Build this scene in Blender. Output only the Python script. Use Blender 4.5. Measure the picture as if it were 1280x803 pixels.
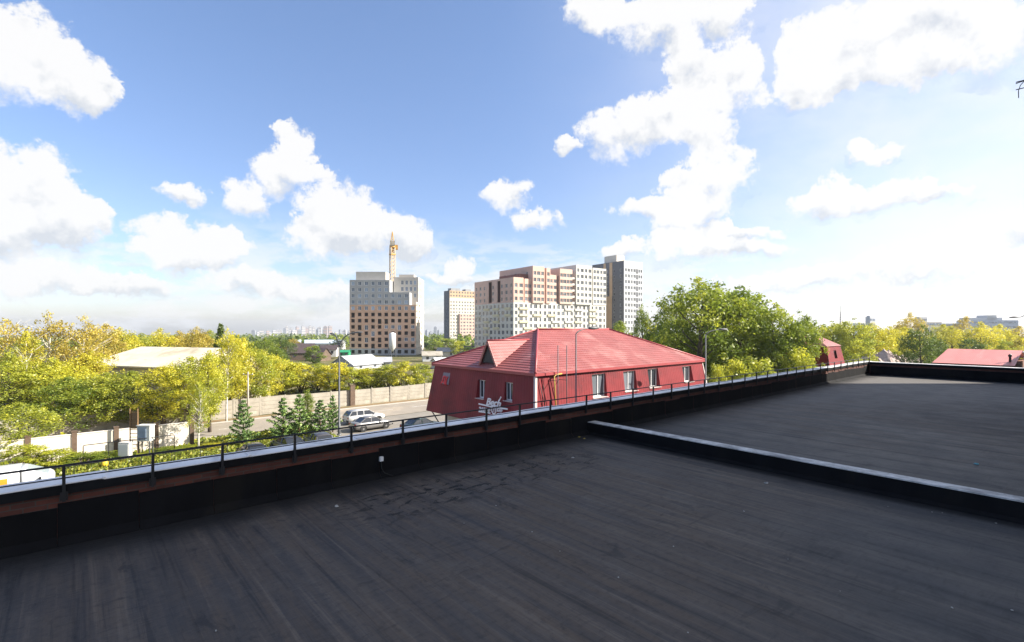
import bpy, math, random
import numpy as np
from mathutils import Vector, Matrix
R = math.radians
for o in list(bpy.data.objects): bpy.data.objects.remove(o)
sc = bpy.context.scene
col = sc.collection

# ------------------------------------------------------------------ camera
CAM_H = 11.2
YAW = R(41)
FX, FY = math.sin(YAW), math.cos(YAW)          # forward
RX, RY = math.cos(YAW), -math.sin(YAW)         # right
FOC, HOR = 630.0, 410.0
cam = bpy.data.cameras.new('camera')
cam.sensor_width = 36; cam.lens = FOC/1280*36; cam.shift_y = (HOR-401.5)/1280
cam.clip_start = .1; cam.clip_end = 12000
camo = bpy.data.objects.new('camera', cam); col.objects.link(camo)
camo.location = (0, 0, CAM_H); camo.rotation_euler = (R(90), 0, -YAW)
sc.camera = camo

# ------------------------------------------------------------------ light
SUN_EL = R(33)
SUN_STRENGTH, SKY_STRENGTH, EXPOSURE = 5.0, 0.082, 1.32
sd = Vector((RX*math.cos(SUN_EL), RY*math.cos(SUN_EL), math.sin(SUN_EL)))
sl = bpy.data.lights.new('sun', 'SUN'); sl.energy = SUN_STRENGTH; sl.angle = R(.53); sl.color = (1, .93, .82)
so = bpy.data.objects.new('sun', sl); col.objects.link(so)
so.rotation_euler = sd.to_track_quat('Z', 'Y').to_euler(); so.location = (60, -60, 80)
sc.view_settings.view_transform = 'Standard'; sc.view_settings.look = 'None'
sc.view_settings.exposure = EXPOSURE; sc.view_settings.gamma = 1; sc.view_settings.use_curve_mapping = False
sc.cycles.max_bounces = 6; sc.cycles.diffuse_bounces = 3; sc.cycles.glossy_bounces = 3
sc.cycles.transmission_bounces = 4; sc.cycles.transparent_max_bounces = 6; sc.cycles.volume_bounces = 0
sc.cycles.use_denoising = True

class NT:
    """terse node-tree writer"""
    def __init__(s, tree): s.t = tree; s.n = tree.nodes; s.l = tree.links
    def new(s, typ, **kw):
        n = s.n.new(typ)
        for k, v in kw.items(): setattr(n, k, v)
        return n
    def put(s, sock, v):
        if isinstance(v, bpy.types.NodeSocket): s.l.new(v, sock)
        elif v is not None: sock.default_value = v
    def math(s, op, a, b=None, c=None, clamp=False):
        n = s.new('ShaderNodeMath', operation=op, use_clamp=clamp)
        for i, v in enumerate((a, b, c)): s.put(n.inputs[i], v)
        return n.outputs[0]
    def vm(s, op, a, b=None, c=None):
        n = s.new('ShaderNodeVectorMath', operation=op)
        for i, v in enumerate((a, b, c)): s.put(n.inputs[i], v)
        return n.outputs['Value'] if op in ('LENGTH', 'DOT_PRODUCT', 'DISTANCE') else n.outputs[0]
    def noise(s, vec, scale, detail=4, rough=.55, dist=0):
        n = s.new('ShaderNodeTexNoise'); s.put(n.inputs['Vector'], vec)
        n.inputs['Scale'].default_value = scale; n.inputs['Detail'].default_value = detail
        n.inputs['Roughness'].default_value = rough; n.inputs['Distortion'].default_value = dist
        return n
    def mix(s, f, a, b, blend='MIX'):
        n = s.new('ShaderNodeMix', data_type='RGBA', blend_type=blend)
        s.put(n.inputs[0], f); s.put(n.inputs[6], a); s.put(n.inputs[7], b)
        return n.outputs[2]
    def ramp(s, f, stops):
        n = s.new('ShaderNodeValToRGB'); e = n.color_ramp.elements
        while len(e) < len(stops): e.new(.5)
        for q, (p, c) in zip(e, stops): q.position = p; q.color = c if len(c) == 4 else (*c, 1)
        s.put(n.inputs[0], f); return n.outputs[0]
    def rng(s, v, a, b, c=0., d=1., smooth=True):
        n = s.new('ShaderNodeMapRange', interpolation_type='SMOOTHSTEP' if smooth else 'LINEAR')
        for i, x in enumerate((v, a, b, c, d)): s.put(n.inputs[i], x)
        return n.outputs[0]

world = bpy.data.worlds.new('World'); sc.world = world; world.use_nodes = True
w = NT(world.node_tree); w.n.clear()
sky = w.new('ShaderNodeTexSky', sky_type='NISHITA')
sky.sun_disc = False; sky.sun_elevation = SUN_EL; sky.sun_rotation = math.atan2(sd.x, sd.y)
sky.altitude = 200; sky.air_density = 1.0; sky.dust_density = 1.0; sky.ozone_density = 3.0
gen = w.new('ShaderNodeTexCoord').outputs['Generated']
# cumulus: each cloud is a heap of ellipses in (azimuth, elevation), broken up by noise
def azel(px, py):
    r = (px-640)/FOC
    return math.atan(r), math.atan(((HOR-py)/FOC)/math.hypot(1, r))
HEAPS = [(-15,75,65,62),(40,58,48,46),(85,100,52,38),(122,118,26,22),
 (-25,262,70,75),(45,232,52,48),(85,275,66,38),(30,295,90,34),(135,272,28,20),
 (235,300,58,32),(275,312,40,25),(215,325,52,20),(228,240,28,11),
 (308,248,31,23),(358,218,38,33),(366,182,21,30),(396,216,20,13),(346,160,11,13),
 (428,268,46,38),(478,290,64,33),(412,300,50,30),(515,305,30,22),
 (630,242,34,21),(669,273,32,13),(583,332,25,17),(570,345,40,9),
 (750,12,50,24),(840,18,84,40),(925,10,40,36),(862,80,34,46),(915,100,38,58),(845,140,62,42),(780,165,58,34),(880,165,50,24),(712,183,18,9),
 (890,222,56,46),(845,235,30,20),(862,275,56,30),(800,260,32,14),(860,310,70,22),(940,296,48,10),(930,318,70,12),(768,312,32,12),
 (1010,60,50,50),(1065,55,90,56),(1160,35,130,62),(1260,55,90,52),(1010,108,60,28),(1110,92,110,28),
 (1035,246,58,26),(1100,250,72,23),(1170,246,52,15),(1095,190,36,14),
 (165,362,62,15),(320,352,56,18),(395,368,62,18),(40,348,130,20),(1180,330,150,26),(1000,352,120,18),
 (1290,290,70,20)]
sep = w.new('ShaderNodeSeparateXYZ'); w.put(sep.inputs[0], gen)
ca, sa = math.cos(YAW), math.sin(YAW)
fwd = w.math('ADD', w.math('MULTIPLY', sep.outputs[0], sa), w.math('MULTIPLY', sep.outputs[1], ca))
rgt = w.math('SUBTRACT', w.math('MULTIPLY', sep.outputs[0], ca), w.math('MULTIPLY', sep.outputs[1], sa))
az = w.math('ARCTAN2', rgt, fwd); el = w.math('ARCSINE', sep.outputs[2])
ae = w.new('ShaderNodeCombineXYZ'); w.put(ae.inputs[0], az); w.put(ae.inputs[1], el)
nw = w.noise(gen, 9, 5, .6).outputs['Color']
warp = w.vm('MULTIPLY_ADD', nw, (.13, .085, 0), (-.065, -.0425, 0))
nf = w.noise(gen, 34, 4, .65).outputs['Color']
warp = w.vm('ADD', warp, w.vm('MULTIPLY_ADD', nf, (.045, .036, 0), (-.0225, -.018, 0)))
P0 = w.vm('ADD', ae.outputs[0], warp)
acc = None
for px, py, rx, ry in HEAPS:
    a0, e0 = azel(px, py); a1, _ = azel(px+rx, py); _, e1 = azel(px, py-ry)
    sx, sy = 1/(a1-a0), 1/(e1-e0)
    off = (-a0*sx, -e0*sy, 1)
    if acc is not None: off = w.vm('MULTIPLY_ADD', acc, (1e-9, 1e-9, 1e-9), off)   # ties each step to the one before
    v = w.vm('MULTIPLY_ADD', P0, (sx, sy, 0), off)
    wt_ = w.math('SUBTRACT', 1.6, w.vm('LENGTH', v), clamp=True)
    sc_ = w.new('ShaderNodeVectorMath', operation='SCALE'); w.put(sc_.inputs[0], v); w.put(sc_.inputs['Scale'], wt_)
    acc = sc_.outputs[0] if acc is None else w.vm('ADD', acc, sc_.outputs[0])
asp = w.new('ShaderNodeSeparateXYZ'); w.put(asp.inputs[0], acc)
sumw, sumy = asp.outputs[2], asp.outputs[1]
# unseen clouds round the rest of the sky, kept sparse to dim ambient light
oth = w.noise(w.vm('MULTIPLY', gen, (1, 1, 2.2)), 3.0, 6, .6).outputs['Fac']
outside = w.rng(w.math('ABSOLUTE', az), .86, 1.05)
high = w.rng(el, .62, .8)
oth = w.math('MULTIPLY', w.rng(oth, .60, .72), w.math('MAXIMUM', outside, high))
edge = w.noise(gen, 26, 8, .74).outputs['Fac']
dd = w.math('ADD', sumw, w.math('MULTIPLY_ADD', edge, 1.3, -.65))
mask = w.math('MAXIMUM', w.math('MULTIPLY', w.rng(dd, .05, w.rng(sumy, -.12, .05, .60, .36)), w.rng(sumw, .03, .16)), oth)
# thin veil and small puffs low over the horizon
veil = w.noise(w.vm('MULTIPLY', gen, (1, 1, 3.2)), 7.5, 6, .62).outputs['Fac']
veil = w.math('MULTIPLY', w.rng(veil, .42, .58), w.rng(el, .23, .07))
mask = w.math('MAXIMUM', mask, w.math('MULTIPLY', veil, .8))
# bright thin cirrus towards the sun side
thin = w.math('MULTIPLY', w.rng(az, -.05, .85), w.rng(w.noise(w.vm('MULTIPLY', gen, (1, 1, 2)), 2.6, 7, .66).outputs['Fac'], .25, .7, .34, .88))
mask = w.math('MAXIMUM', mask, thin)
n1 = w.noise(gen, 13, 5, .6).outputs['Fac']
n2 = w.noise(w.vm('ADD', gen, (sd.x*.02, sd.y*.02, .03)), 13, 5, .6).outputs['Fac']
yb_ = w.math('DIVIDE', sumy, w.math('MAXIMUM', sumw, .02))
yb_ = w.math('ADD', yb_, w.math('MULTIPLY_ADD', n1, 1.6, -.8))
sh = w.math('ADD', w.math('MULTIPLY', w.math('SUBTRACT', n1, n2), 1.6), w.rng(yb_, -.75, .25, .34, .92))
sh = w.math('ADD', sh, w.math('MULTIPLY', w.rng(dd, .5, .15), .30), clamp=True)
sh = w.math('MAXIMUM', sh, w.math('MULTIPLY', w.rng(sumw, .1, .0), .86))
CLOUD = 5.0
ccol = w.ramp(sh, [(.25, (.86*CLOUD*.84, .90*CLOUD*.84, .96*CLOUD*.84)), (.72, (CLOUD, CLOUD*.99, CLOUD*.98))])
skyt = w.mix(1, sky.outputs[0], (1.20, 1.16, 1.20, 1), 'MULTIPLY')
skyt = w.mix(w.rng(el, .62, .02), skyt, w.mix(1, skyt, (.87, .84, .88, 1), 'MULTIPLY'))
skyc = w.mix(w.math('MULTIPLY', mask, .95), skyt, ccol)
bg = w.new('ShaderNodeBackground'); w.put(bg.inputs[0], skyc); bg.inputs[1].default_value = SKY_STRENGTH
out = w.new('ShaderNodeOutputWorld'); w.l.new(bg.outputs[0], out.inputs[0])
world.cycles.sampling_method = 'MANUAL'; world.cycles.sample_map_resolution = 512

# ------------------------------------------------------------------ helpers
def C2(X, Z): return (X*RX+Z*FX, X*RY+Z*FY)           # camera-floor coordinates to world
def at(px, Z): return C2((px-640)/FOC*Z, Z)
def zz(py, Z): return CAM_H-(py-HOR)/FOC*Z
def T(x, y): return -.0125*max(0, math.hypot(x, y)-85)   # lie of the land
def tag(o, label=None, cat=None, group=None, kind=None):
    if label: o['label'] = label
    if cat: o['category'] = cat
    if group: o['group'] = group
    if kind: o['kind'] = kind
    return o
def thing(name, label, cat, loc=(0, 0, 0), rz=0, group=None):
    o = bpy.data.objects.new(name, None); col.objects.link(o)
    o.location = loc; o.rotation_euler = (0, 0, rz); o.empty_display_size = .3
    return tag(o, label, cat, group)
class MB:
    def __init__(s): s.v = []; s.f = []; s.m = []; s.sm = []
    def poly(s, pts, m=0, smooth=False):
        b = len(s.v); s.v += [tuple(p) for p in pts]; s.f.append(tuple(range(b, b+len(pts)))); s.m.append(m); s.sm.append(smooth); return s
    def faces(s, vs, fs, m=0, smooth=False):
        b = len(s.v); s.v += [tuple(p) for p in vs]
        for f in fs: s.f.append(tuple(b+i for i in f)); s.m.append(m); s.sm.append(smooth)
        return s
    def hexa(s, p, m=0):    # 4 bottom (ccw from above) + 4 top
        return s.faces(p, [(3,2,1,0),(4,5,6,7),(0,1,5,4),(1,2,6,5),(2,3,7,6),(3,0,4,7)], m)
    def box(s, x0, x1, y0, y1, z0, z1, m=0):
        return s.hexa([(x0,y0,z0),(x1,y0,z0),(x1,y1,z0),(x0,y1,z0),(x0,y0,z1),(x1,y0,z1),(x1,y1,z1),(x0,y1,z1)], m)
    def bar(s, p, q, wd, ht, m=0):     # rectangular bar between two points
        p, q = Vector(p), Vector(q); d = (q-p).normalized()
        up = Vector((0,0,1)) if abs(d.z) < .95 else Vector((0,1,0))
        a = d.cross(up).normalized()*wd/2; b = a.cross(d).normalized()*ht/2
        return s.faces([p-a-b,p+a-b,p+a+b,p-a+b,q-a-b,q+a-b,q+a+b,q-a+b], [(0,1,2,3),(7,6,5,4),(0,4,5,1),(1,5,6,2),(2,6,7,3),(3,7,4,0)], m)
    def tube(s, pts, rs, n=8, m=0, caps=True):
        pts = [Vector(p) for p in pts]
        if not hasattr(rs, '__len__'): rs = [rs]*len(pts)
        rings = []; b = len(s.v); ref = None
        for i, p in enumerate(pts):
            d = (pts[min(i+1, len(pts)-1)]-pts[max(i-1, 0)]).normalized()
            if ref is None: ref = Vector((1,0,0)) if abs(d.x) < .9 else Vector((0,1,0))
            a = (ref-d*ref.dot(d)).normalized(); c = d.cross(a); ref = a
            for k in range(n):
                t = 2*math.pi*k/n; s.v.append(tuple(p+(a*math.cos(t)+c*math.sin(t))*rs[i]))
        for i in range(len(pts)-1):
            for k in range(n):
                k2 = (k+1) % n; s.f.append((b+i*n+k, b+i*n+k2, b+(i+1)*n+k2, b+(i+1)*n+k)); s.m.append(m); s.sm.append(True)
        if caps:
            s.f.append(tuple(b+k for k in reversed(range(n)))); s.m.append(m); s.sm.append(False)
            e = b+(len(pts)-1)*n; s.f.append(tuple(e+k for k in range(n))); s.m.append(m); s.sm.append(False)
        return s
    def lathe(s, prof, n=20, c=(0,0,0), m=0, axis='z'):
        b = len(s.v)
        for r_, z in prof:
            for k in range(n):
                t = 2*math.pi*k/n; p = (r_*math.cos(t), r_*math.sin(t), z)
                if axis == 'y': p = (p[0], p[2], p[1])
                s.v.append((p[0]+c[0], p[1]+c[1], p[2]+c[2]))
        for i in range(len(prof)-1):
            for k in range(n):
                k2 = (k+1) % n; q = (b+i*n+k, b+i*n+k2, b+(i+1)*n+k2, b+(i+1)*n+k)
                s.f.append(q if axis == 'z' else q[::-1]); s.m.append(m); s.sm.append(True)
        return s
    def mesh(s, name, mats):
        me = bpy.data.meshes.new(name); me.from_pydata(s.v, [], s.f)
        for m in (mats if isinstance(mats, (list, tuple)) else [mats]): me.materials.append(m)
        if any(s.m): me.polygons.foreach_set('material_index', s.m)
        if any(s.sm): me.polygons.foreach_set('use_smooth', s.sm)
        me.update(); return me
    def build(s, name, mats, parent=None, loc=None, rz=0, bevel=0):
        o = bpy.data.objects.new(name, s.mesh(name, mats)); col.objects.link(o)
        if loc is not None: o.location = loc
        o.rotation_euler = (0, 0, rz)
        if parent: o.parent = parent
        if bevel:
            b = o.modifiers.new('bevel', 'BEVEL'); b.width = bevel; b.segments = 2; b.limit_method = 'ANGLE'; b.angle_limit = R(35)
        return o
def kids(o): return [c for c in bpy.data.objects if c.parent == o]
_KC = {}
def copy_tree(o, parent=None):
    c = o.copy(); col.objects.link(c); c.parent = parent
    for ch in list(o.children): copy_tree(ch, c)
    return c

# ------------------------------------------------------------------ materials
def mat(name, c, rough=.7, var=.15, scale=2., bump=0., bscale=None, metal=0., spec=.4, dirt=None, dscale=.5, stretch=None):
    m = bpy.data.materials.new(name); m.use_nodes = True; t = NT(m.node_tree)
    b = t.n['Principled BSDF']; b.inputs['Roughness'].default_value = rough; b.inputs['Metallic'].default_value = metal
    b.inputs['Specular IOR Level'].default_value = spec
    tc = t.new('ShaderNodeTexCoord').outputs['Object']
    if stretch: tc = t.vm('MULTIPLY', tc, stretch)
    n = t.noise(tc, scale, 6, .6).outputs['Fac']
    lo = tuple(max(0, x*(1-var)) for x in c); hi = tuple(min(1, x*(1+var)) for x in c)
    cc = t.ramp(n, [(.3, lo), (.7, hi)])
    if dirt:
        n2 = t.noise(tc, dscale, 7, .65, .4).outputs['Fac']
        cc = t.mix(t.rng(n2, .5, .68), cc, (*dirt, 1))
    t.put(b.inputs['Base Color'], cc)
    if bump:
        bn = t.new('ShaderNodeBump'); bn.inputs['Strength'].default_value = bump; bn.inputs['Distance'].default_value = .02
        t.put(bn.inputs['Height'], t.noise(tc, bscale or scale*6, 4, .6).outputs['Fac']); t.put(b.inputs['Normal'], bn.outputs[0])
    return m
def glassmat(name, c, rough=.05):
    m = bpy.data.materials.new(name); m.use_nodes = True; t = NT(m.node_tree); b = t.n['Principled BSDF']
    r_ = t.new('ShaderNodeObjectInfo').outputs['Random']
    tc = t.new('ShaderNodeTexCoord').outputs['Object']
    wn = t.new('ShaderNodeTexWhiteNoise'); t.put(wn.inputs[0], t.vm('FLOOR', t.vm('MULTIPLY', tc, (.5, .5, .4))))
    rr = t.math('FRACT', t.math('ADD', r_, wn.outputs[0]))
    t.put(b.inputs['Base Color'], t.ramp(rr, [(0, tuple(x*.45 for x in c)), (.6, c), (.95, tuple(min(1, x*2.2) for x in c))]))
    b.inputs['Roughness'].default_value = rough; b.inputs['Specular IOR Level'].default_value = .7
    return m
M = {}
M['coping'] = mat('galvanised_coping', (.82, .80, .78), .5, .12, 1.2, .12, 3, .1, .4, dirt=(.52, .51, .52), dscale=.9)
M['fascia'] = mat('dark_fascia', (.007, .0075, .009), .6, .4, 3, .1, spec=.12)
M['rail'] = mat('black_rail_paint', (.012, .012, .014), .45, .3, 5)
M['concrete'] = mat('concrete', (.35, .32, .265), .9, .2, .7, .3, 8, dirt=(.25, .22, .17))
M['cream_panel'] = mat('cream_panel', (.72, .65, .56), .85, .12, .8, .2, 6, dirt=(.45, .38, .3))
M['brown_post'] = mat('brown_post', (.12, .08, .055), .8, .25, 3)
M['lamp_metal'] = mat('lamp_metal', (.10, .105, .11), .55, .15, 4, metal=.3)
M['white_paint'] = mat('white_paint', (.60, .60, .58), .5, .06, 3)
M['white_plastic'] = mat('white_plastic', (.78, .78, .77), .4, .04, 3)
M['glass'] = glassmat('window_glass', (.075, .085, .10))
M['glass_sky'] = glassmat('blue_window_glass', (.14, .18, .24))
M['dark'] = mat('dark_void', (.012, .011, .011), .95, .3, 1)
M['rubber'] = mat('rubber', (.02, .02, .02), .8, .2, 8)
M['rim'] = mat('alloy_rim', (.45, .45, .46), .35, .1, 8, metal=.7)
M['chrome'] = mat('bright_trim', (.6, .6, .62), .2, .05, 4, metal=.9)
M['tail'] = mat('red_lamp_glass', (.35, .02, .015), .2, .1, 4)
M['headlight'] = mat('clear_lamp_glass', (.6, .62, .62), .1, .05, 4)
M['red_siding'] = mat('red_siding', (.205, .026, .030), .52, .2, .6, 0, spec=.2, dirt=(.14, .022, .026), dscale=.35)
M['red_roof'] = mat('red_roof_tiles', (.31, .098, .092), .40, .16, .8, 0, spec=.5, dirt=(.40, .18, .165), dscale=.35)
M['red_trim'] = mat('red_trim', (.33, .065, .07), .4, .08, 2)
M['white_trim'] = mat('white_trim', (.62, .52, .49), .5, .08, 2)
M['timber_grey'] = mat('weathered_timber', (.085, .078, .072), .85, .3, 3, .3, 12, stretch=(1, 1, 8))
M['plaster_cream'] = mat('cream_plaster', (.62, .55, .42), .9, .1, .6, .1, 5, dirt=(.5, .42, .3), dscale=.3)
M['bark'] = mat('bark', (.09, .07, .055), .95, .35, 4, .6, 14, stretch=(1, 1, .3))
M['birch'] = mat('birch_bark', (.6, .57, .5), .8, .12, 2.2, .2, 10, dirt=(.10, .09, .08), dscale=1.6)
M['pine_bark'] = mat('pine_bark', (.13, .075, .045), .95, .3, 4, .6, 14)

def leafmat(name, stops, transl=.52):
    m = bpy.data.materials.new(name); m.use_nodes = True; t = NT(m.node_tree); t.n.clear()
    a = t.new('ShaderNodeAttribute', attribute_name='tint').outputs['Fac']
    r_ = t.new('ShaderNodeObjectInfo').outputs['Random']
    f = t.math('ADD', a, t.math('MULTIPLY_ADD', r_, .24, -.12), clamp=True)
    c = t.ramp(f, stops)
    d = t.new('ShaderNodeBsdfDiffuse'); t.put(d.inputs[0], c)
    tr = t.new('ShaderNodeBsdfTranslucent'); t.put(tr.inputs[0], c)
    g = t.new('ShaderNodeBsdfGlossy'); g.inputs['Roughness'].default_value = .45; g.inputs[0].default_value = (.8, .8, .7, 1)
    mx = t.new('ShaderNodeMixShader'); mx.inputs[0].default_value = transl; t.l.new(d.outputs[0], mx.inputs[1]); t.l.new(tr.outputs[0], mx.inputs[2])
    m2 = t.new('ShaderNodeMixShader'); m2.inputs[0].default_value = .04; t.l.new(mx.outputs[0], m2.inputs[1]); t.l.new(g.outputs[0], m2.inputs[2])
    o = t.new('ShaderNodeOutputMaterial'); t.l.new(m2.outputs[0], o.inputs[0]); return m
L = {
 'yellow': leafmat('yellow_leaves', [(0, (0.168, 0.194, 0.032)), (.35, (0.372, 0.377, 0.036)), (.7, (0.634, 0.571, 0.044)), (1, (0.768, 0.686, 0.079))]),
 'lime': leafmat('yellow_green_leaves', [(0, (0.111, 0.161, 0.034)), (.4, (0.280, 0.322, 0.040)), (.75, (0.503, 0.507, 0.044)), (1, (0.737, 0.671, 0.061))]),
 'green': leafmat('green_leaves', [(0, (0.073, 0.121, 0.023)), (.45, (0.169, 0.234, 0.029)), (.8, (0.306, 0.356, 0.035)), (1, (0.476, 0.477, 0.048))]),
 'ochre': leafmat('ochre_leaves', [(0, (0.206, 0.162, 0.038)), (.4, (0.410, 0.326, 0.056)), (.75, (0.596, 0.478, 0.078)), (1, (0.746, 0.631, 0.134))]),
 'dark': leafmat('dark_green_leaves', [(0, (0.039, 0.066, 0.018)), (.5, (0.085, 0.138, 0.026)), (1, (0.181, 0.234, 0.040))]),
 'needle': leafmat('pine_needles', [(0, (0.053, 0.104, 0.036)), (.5, (0.131, 0.226, 0.063)), (1, (0.290, 0.394, 0.089))], .15),
 'grass': leafmat('grass_blades', [(0, (0.090, 0.125, 0.015)), (.5, (0.214, 0.250, 0.027)), (1, (0.428, 0.375, 0.050))], .35),
}
# ================================================================== SETTING
def ground_mat():
    m = bpy.data.materials.new('ground'); m.use_nodes = True; t = NT(m.node_tree); b = t.n['Principled BSDF']
    tc = t.new('ShaderNodeTexCoord').outputs['Object']
    n = t.noise(tc, .11, 8, .65, .5).outputs['Fac']; n2 = t.noise(tc, 1.7, 6, .7).outputs['Fac']
    n3 = t.noise(tc, .012, 4, .6).outputs['Fac']
    c = t.ramp(t.math('ADD', t.math('MULTIPLY', n, .7), t.math('MULTIPLY', n2, .3)), [(.36, (.06, .075, .02)), (.5, (.12, .115, .04)), (.62, (.24, .19, .12))])
    far = t.ramp(n3, [(.35, (.045, .06, .028)), (.6, (.12, .105, .05))])
    ln = t.vm('LENGTH', tc)
    c = t.mix(t.rng(ln, 250, 700), c, far)
    t.put(b.inputs['Base Color'], c); b.inputs['Roughness'].default_value = .95; b.inputs['Specular IOR Level'].default_value = .15
    bn = t.new('ShaderNodeBump'); bn.inputs['Strength'].default_value = .6; bn.inputs['Distance'].default_value = .1
    t.put(bn.inputs['Height'], n2); t.put(b.inputs['Normal'], bn.outputs[0]); return m
g = MB(); rad = [0.5, 20, 40, 60, 85, 100, 120, 150, 200, 260, 350, 500, 800, 1300, 2200, 3500, 4500]; NA = 96
g.lathe([(r_, T(r_, 0)) for r_ in rad], NA)
g.f = [f[::-1] for f in g.f]
g.f.append(tuple(range(NA-1, -1, -1))[::-1]); g.m.append(0); g.sm.append(False)
tag(g.build('ground', ground_mat()), kind='structure')
def check_up(o):
    if o.data.polygons[0].normal.z < 0: o.data.flip_normals()
check_up(bpy.data.objects['ground'])

asph = mat('dusty_asphalt', (.27, .235, .19), .9, .12, .5, .25, 20, dirt=(.36, .30, .23), dscale=.12)
asph2 = mat('parking_asphalt', (.22, .20, .17), .9, .15, .6, .25, 20, dirt=(.30, .255, .20), dscale=.2)
dirt = mat('sandy_verge', (.22, .15, .08), .95, .2, .8, .4, 9, dirt=(.15, .12, .055), dscale=.4)
kerbm = mat('kerb_concrete', (.40, .38, .34), .9, .1, 1, .2)
def sheet(name, x0, x1, y0, y1, z, m, nx=14):
    b = MB(); xs = np.linspace(x0, x1, nx+1)
    for i in range(nx):
        b.poly([(xs[i], y0, z+T(xs[i], y0)), (xs[i+1], y0, z+T(xs[i+1], y0)), (xs[i+1], y1, z+T(xs[i+1], y1)), (xs[i], y1, z+T(xs[i], y1))])
    return tag(b.build(name, m), kind='structure')
sheet('road', -60, 110, 58.5, 67.2, .03, asph, 30)
sheet('parking_area', 20.5, 70, 42.5, 58.35, .022, asph2)
sheet('yard_paving', -14, 60, 10.5, 42.4, .018, asph2)
sheet('verge', -60, 110, 67.35, 69.6, .02, dirt, 30)
b = MB(); b.box(-60, 84, 67.2, 67.35, -.3, .14); b.box(-60, 20.4, 58.35, 58.5, -.3, .14); b.box(20.4, 20.52, 42.5, 58.35, -.3, .13); b.box(-14, 20.4, 42.4, 42.5, -.3, .13)
tag(b.build('kerb', kerbm), kind='structure')
linem = mat('road_paint', (.62, .6, .56), .8, .25, 2, 0, dirt=(.22, .19, .15), dscale=1.2)
b = MB()
for k in range(-8, 14): b.poly([(k*6., 62.8, .036), (k*6+3., 62.8, .036), (k*6+3., 62.93, .036), (k*6., 62.93, .036)])
tag(b.build('road_marking', linem), kind='structure')

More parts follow.
